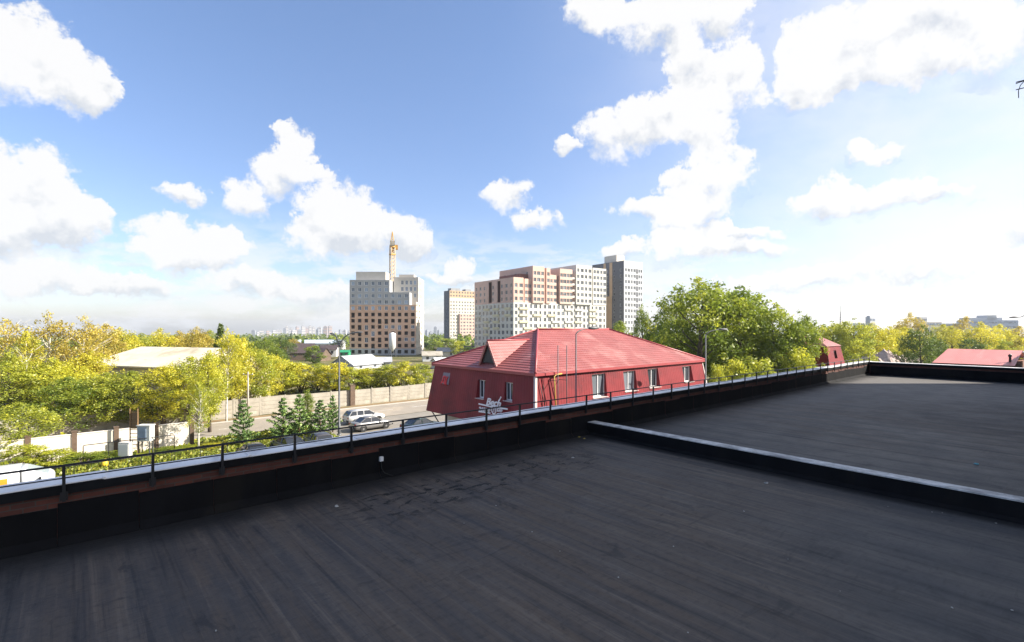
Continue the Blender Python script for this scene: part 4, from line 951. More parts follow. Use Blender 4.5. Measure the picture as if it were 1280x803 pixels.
gable_house('timber_house', 'dark roofed timber house in front of the white warehouse', 'house', 377, 205, 9.5, 8, 3.4, 6.8, dkwood, dkroof, R(18))
gable_house('timber_house', 'smaller dark roofed house between the timber house and the double lamp', 'house', 398, 195, 6.5, 7, 2.6, 5.2, dkwood, dkroof, R(-12))
gable_house('white_shed', 'small white walled shed with dark roof beside the double lamp', 'shed', 412, 215, 6.5, 6, 3.2, 4.8, M['white_paint'], dkroof, R(8), zoff=1)
gable_house('green_shed', 'green metal shed left of the half built tower', 'shed', 431, 238, 4.4, 6, 2.2, 3.0, grn, grn, R(8))
gable_house('white_shed', 'pale shed with pointed white roof in front of the half built tower', 'shed', 446, 150, 11.5, 9, 1.8, 4.2, tarp, tarp, R(62))
gable_house('white_shed', 'low white roofed shed right of the pointed white roof', 'shed', 470, 158, 9, 7, 2.0, 3.2, tarp, tarp, R(15))
gable_house('market_stall', 'white market hut on the building site left of the red dormer', 'hut', 540, 190, 7, 6, 2.6, 3.9, metal_w, M['concrete'], R(12))
gable_house('market_stall', 'grey roofed hut below the slim tower', 'hut', 560, 230, 9, 6, 2.6, 4.2, M['plaster_cream'], roofg, R(-8))
gable_house('market_stall', 'cream hut nearest the red eaves on the building site', 'hut', 553, 150, 5, 5, 2.4, 3.4, M['plaster_cream'], metal_w, R(30))
gable_house('market_stall', 'long pale hut at the foot of the slim tower', 'hut', 582, 260, 14, 6, 2.8, 4.2, metal_w, dkroof, R(3))
# mound of rubble past the far parapet
rm_ = mat('pinkish_rubble', (.48, .38, .34), .95, .3, .9, .8, 3, dirt=(.30, .22, .17), dscale=.4)
b = MB(); nx, ny = 46, 20; rnd = random.Random(6); cxy = Vector((*at(1112, 105), 0)); vs = []
import mathutils
a_, b_ = dirs(R(10))
for j in range(ny):
    for i in range(nx):
        u, v = i/(nx-1)*2-1, j/(ny-1)*2-1
        h = max(0, 1-u*u)*max(0, 1-v*v); nz = mathutils.noise.noise(Vector((u*5, v*3, 1)))*.5+mathutils.noise.noise(Vector((u*14, v*9, 4)))*.25
        p = cxy+a_*u*9+b_*v*6; vs.append((p.x, p.y, T(p.x, p.y)-.2+6.6*h**.6*(1+nz*.7)*(1 if h > 0 else 0)))
b.faces(vs, [(j*nx+i, j*nx+i+1, (j+1)*nx+i+1, (j+1)*nx+i) for j in range(ny-1) for i in range(nx-1)])
tag(b.build('rubble_mound', rm_), 'pale pinkish mound of rubble between the yellow trees and the dark green tree', 'mound')
# far skyline
city = [mat('far_block_pale', (.50, .48, .47), .9, .1, .02), mat('far_block_pink', (.42, .33, .30), .9, .1, .02), mat('far_block_grey', (.28, .30, .34), .9, .1, .02)]
def far_block(px, Z, wpx, topy, mi, label, grp, boty=421):
    x, y = at(px, Z); wd = wpx/FOC*Z; dp = max(14, wd*.7); z0, z1 = T(x, y)-3, zz(topy, Z)
    t = thing('city_tower', label, 'building', (x, y, 0), 0, grp); a_, b_ = dirs(R((px*37) % 40+5))
    q = MB(); obox(q, OO, a_, b_, -wd*.4, wd*.4, -dp*.4, dp*.4, z0, z1); q.build('wall', city[mi], t)
    q = MB(); obox(q, OO, a_, b_, -wd*.2, wd*.15, -dp*.2, dp*.2, z1, z1+max(2, (z1-z0)*.06)); q.build('roof_box', city[2], t)
    q = MB()
    for k in range(max(2, int((z1-z0)/9))):
        zc = z0+(k+.5)*(z1-z0)/max(2, int((z1-z0)/9)); obox(q, OO, a_, b_, -wd*.36, wd*.36, -dp*.4-.4, -dp*.4-.05, zc, zc+2.5)
    q.build('window_bands', city[2], t)
rnd = random.Random(21)
GS = 'distant blocks on the left skyline'
for i in range(30):
    px = 318+i*4.1+rnd.uniform(-1.5, 1.5)
    far_block(px, rnd.uniform(1500, 2300), rnd.uniform(3, 6.5), 416-abs(rnd.gauss(0, 4.2)) if not 345 < px < 415 else 414-rnd.uniform(0, 7), rnd.choice((0, 0, 1, 2)), 'hazy far off block on the skyline left of the half built tower', GS)
GS2 = 'distant blocks between the towers'
for px, tp, w_ in ((534, 413, 4), (539, 415, 5), (544, 409, 4), (549, 413, 4), (552, 416, 3)):
    far_block(px, 1300+px, w_, tp, 2, 'hazy apartment block far away between the half built tower and the slim tower', GS2)
def office(label, px, Z, wpx, topy, wm, bands, phi, steps=()):
    x, y = at(px, Z); t = thing('office_building', label, 'building', (x, y, 0)); a_, b_ = dirs(phi); wd = wpx/FOC*Z; z0, z1 = T(x, y)-2, zz(topy, Z)
    q = MB(); obox(q, OO, a_, b_, -wd/2, wd/2, 0, wd*.5, z0, z1); q.build('wall', wm, t); q = MB()
    for k in range(bands): zc = z1-(k+.75)*(z1-z0)/max(6, bands+1.5); obox(q, OO, a_, b_, -wd*.47, wd*.47, -.25, -.05, zc, zc+(z1-z0)*.07); 
    q.build('window_bands', M['glass_sky'], t)
    for x0, x1, tp in steps: q = MB(); obox(q, OO, a_, b_, wd*x0, wd*x1, wd*.05, wd*.4, z1+.01, zz(tp, Z)); q.build('roof_storey', paleg, t)
blue_g = mat('blue_grey_panel', (.34, .40, .50), .5, .1, .2)
office('small white and dark block on the skyline right of the thin mast', 1091, 520, 11, 396.5, paleg, 3, R(25), ((-.45, .1, 395),))
office('pale blue stepped office block on the skyline above the red shed', 1243, 620, 52, 400.5, blue_g, 4, R(-10), ((-.5, .2, 397.2), (-.12, .08, 394.2)))
office('beige low block on the skyline right of the orange tree', 1166, 560, 26, 402.5, beige, 2, R(8))
office('grey low block on the skyline between the orange tree and the blue office block', 1192, 600, 18, 404.5, paleg, 2, R(-5))
office('grey block peeping over the orange tree on the skyline', 1154, 640, 12, 396.5, paleg, 2, R(12))
office('white low block just left of the white and dark block', 1076, 540, 12, 404, metal_w, 2, R(5))
mt_ = thing('radio_mast', 'thin lattice radio mast on the skyline above the yellow trees', 'mast', (*at(1050.5, 480), 0)); zm = T(*at(1050.5, 480)); ztop = zz(382, 480)
b = MB()
for s in range(3):
    an = s*2.094; b.bar((1.6*math.cos(an), 1.6*math.sin(an), zm), (.12*math.cos(an), .12*math.sin(an), ztop-6), .22, .22)
z = zm
while z < ztop-7:
    r0_ = 1.6+(z-zm)/(ztop-6-zm)*-1.48
    for s in range(3): an, a2 = s*2.094, (s+1)*2.094; b.bar((r0_*math.cos(an), r0_*math.sin(an), z), (r0_*.9*math.cos(a2), r0_*.9*math.sin(a2), z+2.2), .12, .12)
    z += 2.2
b.build('lattice', M['lamp_metal'], mt_); b = MB(); b.tube([(0, 0, ztop-6), (0, 0, ztop)], .12, 6); b.build('antenna', M['lamp_metal'], mt_)
# ================================================================== STREET
# concrete fence along the far side of the road
fn = thing('concrete_fence', 'long grey beige concrete panel fence along the far side of the road', 'fence', (0, 70, 0))
rnd = random.Random(2)
b = MB(); b.box(0, 2.9, -.06, .06, 0, 2.25)
for z in (.35, .85, 1.35, 1.85): b.box(.12, 2.78, -.085, -.061, z-.17, z+.17)
fm = [b.mesh('panel', [M['concrete']])]
b = MB(); b.box(-.09, .09, -.1, .1, 0, 2.35); pm_ = b.mesh('post', [M['concrete']])
for i in range(34):
    x = -46+i*3.05; dz = rnd.uniform(-.05, .06)
    o = bpy.data.objects.new('panel', fm[0]); col.objects.link(o); o.parent = fn; o.location = (x+.075, rnd.uniform(-.03, .03), dz); o.rotation_euler = (R(rnd.uniform(-1.5, 1.5)), R(rnd.uniform(-.4, .4)), 0)
    o = bpy.data.objects.new('post', pm_); col.objects.link(o); o.parent = fn; o.location = (x, -.02, dz*.5)
# dark brown post against the fence
b = MB(); u, Z = u_at(441, 69.6); b.box(-.34, .34, -.12, .12, 0, 2.9); b.box(-.38, .38, -.16, .16, 2.9, 3.0)
tag(b.build('gate_post', M['brown_post'], None, (u, 69.7, 0)), 'dark brown gate post against the concrete fence, behind the double lamp', 'post')
# cream wall with brown posts, near left
wl = thing('boundary_wall', 'cream panel wall with brown posts at the left, below the yellow green trees', 'wall', (0, 56.4, 0))
us = [-14.0, -11.2, -8.4, -5.6, -2.8, .03, 2.82, 5.71, 8.5]
for i, u in enumerate(us):
    b = MB(); b.box(-.17, .17, -.17, .17, 0, 2.42); b.box(-.2, .2, -.2, .2, 2.42, 2.5); b.build('post', M['brown_post'], wl, (u, 0, 0))
    if i < len(us)-1:
        b = MB(); ln = us[i+1]-u; b.box(.18, ln-.18, -.09, .09, 0, 2.18); b.box(.18, ln-.18, -.13, .13, 2.183, 2.25); b.build('panel', M['cream_panel'], wl, (u, 0, 0))

def lamp_head(b, p, d, L=.75):
    d = Vector(d).normalized(); s = d.cross(Vector((0, 0, 1))).normalized(); up = s.cross(d)
    prof = [(0, .06, .05), (.12, .14, .10), (.5, .17, .13), (.85, .13, .09), (1, .03, .03)]
    rings = []
    vs = []
    for t_, w_, h_ in prof:
        c = Vector(p)+d*(t_*L)
        for k in range(10):
            an = 2*math.pi*k/10; vs.append(c+s*w_*math.cos(an)+up*h_*(math.sin(an) if math.sin(an) > 0 else .55*math.sin(an)))
    fs = [(i*10+k, i*10+(k+1) % 10, (i+1)*10+(k+1) % 10, (i+1)*10+k) for i in range(len(prof)-1) for k in range(10)]
    b.faces([tuple(v) for v in vs], fs, 0, True); b.poly([tuple(v) for v in vs[-10:]]); b.poly([tuple(v) for v in vs[:10]][::-1])
dif = mat('lamp_diffuser', (.7, .7, .66), .3, .05, 3)
def street_lamp(label, px, Z, topy, arms, rbase=.11, group=None, x_y=None):
    """arms: (dx px, dy of head above the bend, in metres sideways along the picture) """
    x, y = x_y or at(px, Z); zt = zz(topy, Z); t = thing('street_lamp', label, 'street lamp', (x, y, 0), 0, group)
    b = MB(); b.tube([(0, 0, -.3), (0, 0, 1.2), (0, 0, 1.22), (0, 0, zt)], [rbase, rbase, rbase*.75, rbase*.55], 12); b.build('pole', M['lamp_metal'], t)
    b = MB(); b.lathe([(rbase*1.7, 0), (rbase*1.7, .18), (rbase*1.02, .24)], 12); b.build('base_collar', M['lamp_metal'], t)
    for dx, rise, dz in arms:
        d = Vector((RX, RY, 0))*dx+Vector((FX, FY, 0))*dz; n = 9; b = MB(); pts = []
        for k in range(n+1):
            q = k/n; pts.append(Vector((0, 0, zt-.02))+d*(q**1.5*.9)+Vector((0, 0, rise*math.sin(q*math.pi/2))))
        b.tube(pts, [rbase*.5]*(n-3)+[rbase*.42]*4, 8); b.build('arm', M['lamp_metal'], t)
        dd = (pts[-1]-pts[-2]); dd = Vector((dd.x, dd.y, max(-.02, dd.z*.6)))
        b = MB(); lamp_head(b, pts[-1]-dd.normalized()*.08, dd, .85); hd = b.build('lamp_head', M['lamp_metal'], t)
        b = MB(); c = pts[-1]+dd.normalized()*.36; s = dd.cross(Vector((0,0,1))).normalized()*.12; f = dd.normalized()*.24; dn = Vector((0, 0, -.085))
        b.poly([c-s-f+dn, c-s+f+dn, c+s+f+dn, c+s-f+dn]); b.build('diffuser', dif, hd)
    return t
street_lamp('tall double armed street lamp in front of the construction tower at the grass verge', 424, 52.3, 434, [(1.75, 1.5, .3), (-1.3, 1.35, 1.6)], .14)
street_lamp('single arm street lamp standing in front of the red tiled roof', 720, 28.3, 417.5, [(.95, .32, .7)], .065)
street_lamp('pale single arm street lamp just right of the mansard building end', 882, 38.5, 419, [(1.35, .42, .4)], .08)
street_lamp('far street lamp half hidden in the green trees, arm to the left', 934, 74, 427, [(-.9, .6, .6)], .1)
street_lamp('far street lamp hidden in the green trees, only its arm to the right showing', 948, 78, 424, [(.9, .4, .5)], .1)
street_lamp('street lamp at the extreme right edge with its arm reaching left', 1281.5, 60, 393, [(-.75, -.35, .3)], .09)

# wooden utility pole, round sign
def pole(label, px, Z, topy, m, r_=.11):
    x, y = at(px, Z); t = thing('utility_pole', label, 'pole', (x, y, 0)); zt = zz(topy, Z)
    b = MB(); b.tube([(0, 0, -.3), (0, 0, zt)], [r_*1.3, r_*.8], 8); b.build('post', m, t)
    b = MB(); b.bar((-.5, .4, zt-.35), (.5, -.4, zt-.35), .09, .09); b.build('crossarm', m, t)
    b = MB()
    for s in (-1, 1): b.lathe([(.03, 0), (.05, .04), (.03, .12), (.0, .13)], 8, (.42*s, -.34*s, zt-.31))
    b.build('insulator', M['white_plastic'], t)
pole('short grey wooden pole in front of the concrete fence beside the small pine', 310, 63, 465, mat('grey_pole_wood', (.38, .33, .28), .9, .2, 2))
x, y = at(31, 50); t = thing('road_sign', 'round pale blue road sign on a thin pole among the trees at far left', 'road sign', (x, y, 0)); zt = zz(516, 50)
b = MB(); b.tube([(0, 0, -.2), (0, 0, zt+.3)], .035, 8); b.build('pole', M['lamp_metal'], t)
b = MB(); d = Vector((-FX, -FY, 0)); s = Vector((RX, RY, 0))
b.tube([Vector((0,0,zt))+d*.04, Vector((0,0,zt))+d*.07], [.36, .36], 20); b.build('disc', mat('pale_blue_sign', (.45, .52, .62), .4), t)
# gas cabinet, gas pipe, brown ladder frame
cx_, cy_ = 4.9, 54.0
t = thing('ladder_frame', 'narrow brown steel frame with rungs beside the gas cabinet, in front of the cream wall', 'frame', (*at(167.5, 44), 0))
bs = mat('brown_steel', (.20, .12, .06), .6, .2, 2)
b = MB()
for s in (-.34, .34):
    b = MB(); p = Vector((RX, RY, 0))*s; b.bar(p+Vector((0, 0, -.1)), p+Vector((0, 0, zz(511, 44))), .09, .09); b.build('upright', bs, t)
for z in np.arange(.7, zz(512, 44), .32): b = MB(); b.bar(Vector((RX, RY, 0))*-.33+Vector((0, 0, z)), Vector((RX, RY, 0))*.33+Vector((0, 0, z)), .05, .05); b.build('rung', bs, t)
b = MB(); zb_ = zz(536, 44); b.box(-.32, .32, .06, .12, zb_, zz(516, 44)); b.build('panel', bs, t, None, -YAW)
t = thing('gas_cabinet', 'white cabinet with blue grey louvred doors, just right of the brown ladder frame', 'cabinet', (*at(183, 44.2), 0), -YAW)
z0_, z1_ = zz(551, 44.2), zz(532, 44.2)
b = MB(); b.box(-.6, .5, -.3, .3, z0_, z1_); b.box(-.65, .55, -.36, .36, z1_+.003, z1_+.07); b.build('body', M['white_paint'], t)
b = MB(); b.box(-.55, .20, -.34, -.303, z0_+.1, z1_-.08); [b.box(-.5, .16, -.36, -.343, z0_+.18+k*.12, z0_+.24+k*.12) for k in range(8)]; b.build('door', mat('blue_grey_louvre', (.22, .28, .36), .4), t)
for x_ in (-.52, .42):
    for y_ in (-.2, .2): b = MB(); b.bar((x_, y_, -.2), (x_, y_, z0_-.002), .07, .07); b.build('leg', M['lamp_metal'], t)
t = thing('meter_box', 'white meter box low in the bushes left of the brown ladder frame', 'box', (*at(156.5, 43), 0), -YAW)
b = MB(); b.box(-.46, .46, -.2, .2, .05, zz(553, 43)); b.build('body', M['white_paint'], t); b = MB(); b.box(-.40, .40, -.225, -.203, .15, zz(555, 43)); b.build('door', M['white_plastic'], t)
gp_ = thing('gas_pipe', 'thin dark gas pipe on low supports along the cream wall', 'pipe', (0, 54, 0))
b = MB(); b.tube([(.57, 0, -.1), (.57, 0, 1.52), (.62, 0, 1.6), (6.75, 0, 1.6), (6.8, 0, 1.52), (6.8, 0, -.1)], .035, 8); b.build('tube', M['rail'], gp_)
b = MB(); [b.bar((x_, .05, -.1), (x_, .05, 1.57), .05, .05) for x_ in (2.2, 3.8, 5.4)]; b.build('support', M['rail'], gp_)
gf = thing('garden_fence', 'low black wire garden fence in the bushes at lower left', 'fence', (-2, 49, 0))
b = MB(); [b.bar((x_, 0, -.1), (x_, 0, 1.15), .05, .05) for x_ in np.arange(0, 12.1, 2)]; b.build('post', M['rail'], gf)
b = MB(); b.bar((0, 0, 1.1), (12, 0, 1.1), .04, .04); b.bar((0, 0, .2), (12, 0, .2), .04, .04); [b.bar((x_, 0, .2), (x_, 0, 1.1), .015, .015) for x_ in np.arange(.2, 12, .2)]; b.build('rails', M['rail'], gf)
yb = thing('yellow_bag', 'small bright yellow bag lying in the bushes at lower left', 'bag', (*at(131, 40), .2))
b = MB(); b.lathe([(.0, 0), (.22, .02), (.27, .2), (.2, .42), (.07, .52), (.12, .6), (0, .6)], 12); b.build('body', mat('yellow_plastic', (.65, .47, .03), .5), yb)

# ------------------------------------------------------------------ vehicles
def carpaint(name, c, metal=.3):
    m = bpy.data.materials.new(name); m.use_nodes = True; b = m.node_tree.nodes['Principled BSDF']
    b.inputs['Base Color'].default_value = (*c, 1); b.inputs['Metallic'].default_value = metal; b.inputs['Roughness'].default_value = .32
    b.inputs['Coat Weight'].default_value = .6; b.inputs['Coat Roughness'].default_value = .06; return m
glassd = mat('car_glass', (.02, .024, .03), .04, .05, 1, spec=.8)
def loft(mb, secs, m=0, smooth=True, closed=True, caps=True):
    n = len(secs[0]); b0 = len(mb.v)
    for s in secs: mb.v += [tuple(p) for p in s]
    for i in range(len(secs)-1):
        for k in range(n if closed else n-1):
            k2 = (k+1) % n; mb.f.append((b0+i*n+k, b0+(i+1)*n+k, b0+(i+1)*n+k2, b0+i*n+k2)); mb.m.append(m); mb.sm.append(smooth)
    if caps:
        mb.f.append(tuple(b0+k for k in range(n))); mb.m.append(m); mb.sm.append(False)
        e = b0+(len(secs)-1)*n; mb.f.append(tuple(e+k for k in reversed(range(n)))); mb.m.append(m); mb.sm.append(False)
def car(name, label, cat, loc, rz, paint, kind='sedan', grp=None):
    """nose towards +x; sections run from the tail to the nose"""
    t = thing(name, label, cat, loc, rz, grp); t.scale = (1.04, 1.04, 1.04)
    if kind == 'sedan':
        L_, Wd, belt = 4.35, 1.68, .90
        low = [(-2.17, .45, .80, .74), (-2.10, .30, .92, .80), (-1.6, .26, .95, .84), (-.6, .24, .93, .84), (.6, .24, .91, .84), (1.35, .25, .86, .83), (1.95, .28, .76, .79), (2.13, .32, .66, .72), (2.18, .42, .58, .66)]
        cab = [(-1.62, .93), (-1.02, 1.36), (-.5, 1.40), (.25, 1.38), (.95, .90)]
    else:
        L_, Wd, belt = 4.5, 1.76, .98
        low = [(-2.2, .45, .95, .80), (-2.16, .30, 1.0, .84), (-1.6, .26, 1.02, .88), (-.6, .24, 1.0, .88), (.6, .24, .98, .88), (1.4, .25, .92, .87), (2.0, .28, .82, .83), (2.2, .34, .70, .76), (2.26, .44, .6, .7)]
        cab = [(-2.12, 1.0), (-1.78, 1.47), (-.6, 1.53), (.35, 1.49), (1.1, .96)]
    secs = []
    for x_, zb_, zt_, hw in low:
        zm_ = (zb_+zt_)/2
        secs.append([(x_, -hw*.94, zb_), (x_, -hw, zm_), (x_, -hw*.985, zt_-.10), (x_, -hw*.9, zt_), (x_, hw*.9, zt_), (x_, hw*.985, zt_-.10), (x_, hw, zm_), (x_, hw*.94, zb_)])
    b = MB(); loft(b, secs); body = b.build('body', paint, t)
    hw = low[3][3]
    def cs(x_, z_, top):
        w0 = hw*.93; w1 = hw*.93-(z_-belt)*.42
        return w0 if not top else max(w1, .5)
    # glasshouse: roof skin, pillars and separate panes
    pr = cab; roofz = [z_ for _, z_ in pr]
    wt = hw*.70; wb = hw*.92
    b = MB()
    rf = [(pr[1][0], pr[1][1]), (pr[2][0], pr[2][1]), (pr[3][0], pr[3][1])]
    vs = []
    for x_, z_ in rf:
        vs.append([(x_, -wt, z_-.05), (x_, -wt*.8, z_+.005), (x_, 0, z_+.03), (x_, wt*.8, z_+.005), (x_, wt, z_-.05), (x_, wt*.9, z_-.08), (x_, -wt*.9, z_-.08)])
    loft(b, vs)
    def pil(p, q, wd=.07): b.bar(p, q, wd, .05)
    for s in (-1, 1):
        A = (pr[0][0], s*wb*.86, pr[0][1]); Bq = (pr[1][0], s*wt, pr[1][1]-.05); Cq = (pr[3][0], s*wt, pr[3][1]-.05); D = (pr[4][0], s*wb*.9, pr[4][1])
        pil(A, Bq, .12); pil(Cq, D, .06); mx = -.35; pil((mx-.05, s*wb*.985, belt), (mx, s*wt*1.0, 1.36 if kind == 'sedan' else 1.49), .08)
        if kind != 'sedan': pil((-1.2, s*wb*.985, belt), (-1.15, s*wt, 1.47), .08)
    b.build('roof', paint, t)
    b = MB()
    for s in (-1, 1):
        q = [(pr[0][0]+.12, s*wb*.97, belt+.02), (pr[4][0]-.1, s*wb*.97, belt+.0), (pr[3][0]+.0, s*wt*.985, pr[3][1]-.06), (pr[1][0]+.05, s*wt*.985, pr[1][1]-.06)]
        b.poly(q if s < 0 else q[::-1])
    b.build('side_glass', glassd, t)
    b = MB(); b.poly([(pr[4][0]-.02, -wb*.88, pr[4][1]+.01), (pr[4][0]-.02, wb*.88, pr[4][1]+.01), (pr[3][0]+.02, wt*.96, pr[3][1]-.04), (pr[3][0]+.02, -wt*.96, pr[3][1]-.04)]); b.build('windscreen', glassd, t)
    b = MB(); b.poly([(pr[0][0]+.0, wb*.84, pr[0][1]+.01), (pr[0][0]+.0, -wb*.84, pr[0][1]+.01), (pr[1][0]-.02, -wt*.96, pr[1][1]-.04), (pr[1][0]-.02, wt*.96, pr[1][1]-.04)]); b.build('rear_window', glassd, t)
    wx = (-1.32, 1.32) if kind == 'sedan' else (-1.36, 1.38)
    for x_ in wx:
        for s in (-1, 1):
            b = MB(); b.lathe([(.19, -.09), (.27, -.1), (.305, -.07), (.305, .07), (.27, .1), (.19, .09)], 20, axis='y'); wh = b.build('wheel', M['rubber'], t, (x_, s*(hw-.10), .305))
            b = MB(); b.lathe([(.02, .09), (.06, .10), (.17, .085), (.195, .095), (.195, -.09)], 20, axis='y'); b.build('rim', M['rim'], wh, None, 0 if s > 0 else math.pi)
            b = MB(); pts = [(x_+.37*math.cos(an), s*(hw*.985+.012), .305+.37*math.sin(an)) for an in np.linspace(-.15, math.pi+.15, 15)]; b.tube(pts, .025, 6); b.poly([(x_+.34*math.cos(an), s*(hw*.99+.004), .305+.34*math.sin(an)) for an in np.linspace(0, 2*math.pi, 24, endpoint=False)][::(1 if s < 0 else -1)]); b.build('wheel_arch', M['rubber'], t)
    xf, xr = low[-1][0], low[0][0]
    for s in (-1, 1):
        b = MB(); b.box(xf-.16, xf-.01, s*.48-.14, s*.48+.14, .56, .68); b.build('headlight', M['headlight'], t, bevel=.02)
        b = MB(); b.box(xr-.01, xr+.10, s*.60-.13, s*.60+.13, .70, .86); b.build('tail_light', M['tail'], t, bevel=.02)
        b = MB(); b.hexa([(pr[4][0]-.3, s*(hw+.02), belt+.02), (pr[4][0]-.18, s*(hw+.02), belt+.02), (pr[4][0]-.18, s*(hw+.19), belt+.04), (pr[4][0]-.3, s*(hw+.19), belt+.04), (pr[4][0]-.28, s*(hw+.02), belt+.16), (pr[4][0]-.18, s*(hw+.02), belt+.14), (pr[4][0]-.18, s*(hw+.19), belt+.15), (pr[4][0]-.28, s*(hw+.19), belt+.17)]); b.build('mirror', paint, t)
        b = MB()
        for x_ in (-.85, .12): b.box(x_-.1, x_+.1, s*(hw+.001)-.015, s*(hw+.001)+.015, .76, .79)
        b.build('door_handle', M['chrome'], t)
    b = MB(); b.box(xf-.08, xf+.04, -.74, .74, .32, .47); b.build('front_bumper', M['rubber'], t, bevel=.03)
    b = MB(); b.box(xr-.05, xr+.07, -.78, .78, .33, .52); b.build('rear_bumper', M['rubber'], t, bevel=.03)
    b = MB(); b.box(xf-.01, xf+.012, -.3, .3, .5, .62); b.build('grille', M['rail'], t)
    b = MB(); b.box(xr-.065, xr-.052, -.26, .26, .40, .51); b.build('number_plate', M['white_plastic'], t)
    return t
silver = carpaint('silver_paint', (.26, .255, .25), .35); whitep = carpaint('white_car_paint', (.52, .52, .51), 0)
darkp = carpaint('dark_grey_paint', (.035, .038, .045), .4); dgreen = carpaint('dark_green_paint', (.02, .035, .035), .4); blackp = carpaint('black_paint', (.012, .012, .014), .2)
def road_z(): return .03
G1 = 'cars parked below the parapet'
car('parked_car', 'silver sedan parked nearest the verge, right of the double lamp', 'car', (*at(464, 55.6), .025), R(4), silver, 'sedan', G1)
car('parked_car', 'white hatchback parked just behind the silver sedan', 'car', (*at(455, 59.6), .03), R(2), whitep, 'wagon', G1)
car('parked_car', 'dark green sedan showing only its upper half above the coping near the mansard building', 'car', (*at(527, 54.6), .025), R(3), dgreen, 'sedan', G1)
car('parked_car', 'dark grey car roof below the pair of pines left of the double lamp', 'car', (*at(360, 45.4), .025), R(96), darkp, 'sedan', G1)
car('parked_car', 'grey car roof showing above the coping just left of the double lamp', 'car', (*at(398, 46.6), .025), R(86), carpaint('mid_grey_paint', (.10, .10, .11), .5), 'wagon', G1)
car('parked_car', 'black car roof showing above the coping below the leftmost small pine', 'car', (*at(316, 42.5), .025), R(92), blackp, 'sedan', G1)

# white delivery van, lower left
van = thing('delivery_van', 'white delivery van with an orange side panel, at the lower left edge', 'van', (-1.9, 45.6, .02))
vp = carpaint('van_white', (.70, .72, .75), 0)
def vsec(x_, zb_, zt_, hw): return [(x_, -hw, zb_), (x_, -hw, zt_-.16), (x_, -hw*.95, zt_-.03), (x_, -hw*.84, zt_), (x_, hw*.84, zt_), (x_, hw*.95, zt_-.03), (x_, hw, zt_-.16), (x_, hw, zb_)]
b = MB(); loft(b, [vsec(*q) for q in [(-5.3, .45, 2.14, .97), (-5.26, .40, 2.22, 1.0), (-.75, .38, 2.24, 1.0), (-.68, .38, 2.22, .99)]]); b.build('cargo_body', vp, van)
b = MB(); loft(b, [vsec(*q) for q in [(-.66, .38, 2.20, .98), (-.45, .38, 2.16, .97), (.72, .38, 1.62, .95), (.88, .40, 1.50, .90), (.95, .5, 1.32, .84)]]); b.build('cab', vp, van)
b = MB(); b.poly([(.66, -.78, 1.665), (.66, .78, 1.665), (-.36, .80, 2.135), (-.36, -.80, 2.135)]); b.build('windscreen', mat('pale_windscreen', (.30, .36, .42), .08, .05, 1, spec=.9), van)
for s in (-1, 1):
    b = MB(); b.box(-4.9, -1.25, s*1.004-.003, s*1.004+.003, .80, 1.72); b.build('side_panel', mat('orange_panel', (.60, .27, .02), .5, .1, 2), van)
    b = MB(); b.box(-.69, -.62, s*.999-.006, s*.999+.006, .45, 2.04); b.build('door_seam', M['lamp_metal'], van)
for x_ in (-4.2, .1):
    for s in (-1, 1):
        b = MB(); b.lathe([(.2, -.11), (.3, -.12), (.34, -.08), (.34, .08), (.3, .12), (.2, .11)], 20, axis='y'); wh = b.build('wheel', M['rubber'], van, (x_, s*.90, .34))
        b = MB(); b.lathe([(.02, .1), (.17, .09), (.2, .11), (.2, -.1)], 16, axis='y'); b.build('rim', M['rim'], wh, None, 0 if s > 0 else math.pi)
for s in (-1, 1):
    b = MB(); b.box(.80, .93, s*.68-.14, s*.68+.14, .72, .9); b.build('headlight', M['headlight'], van, bevel=.02)
    b = MB(); b.box(.2, .32, s*1.06-.09, s*1.06+.09, 1.25, 1.55); b.build('mirror', M['rubber'], van, bevel=.02)
b = MB(); b.box(.8, 1.02, -.9, .9, .36, .58); b.build('bumper', M['rubber'], van, bevel=.03)

# aerial bracketed off the tall block, its tip at the upper right edge
an = thing('tv_antenna', 'dark roof aerial with short rods poking in at the upper right edge', 'antenna', (0, 0, 0))
zc = zz(103, 24); p0 = Vector((*at(1271.5, 24), zc)); p1 = Vector((p0.x+.3, .24, zc+.35))
b = MB(); b.tube([p0+Vector((-.02, .05, -.06)), p1], .022, 8); b.build('boom', M['rail'], an)
b = MB(); s_ = Vector((RX, RY, 0))
for q, c in ((0, 0), (.0, -.36)):
    pc = p0+Vector((0, 0, c)); b.tube([pc+s_*(-.05), pc+s_*.75+Vector((0, 0, .20))], .022, 6)
b.build('rod', M['rail'], an)
b = MB(); b.tube([p0+s_*.34+Vector((0, 0, .06)), p0+s_*.15+Vector((0, 0, -.15)), p0+s_*.06+Vector((0, 0, -.42)), p0+s_*.07+Vector((0, 0, -.75))], .018, 6); b.build('cable', M['lamp_metal'], an)
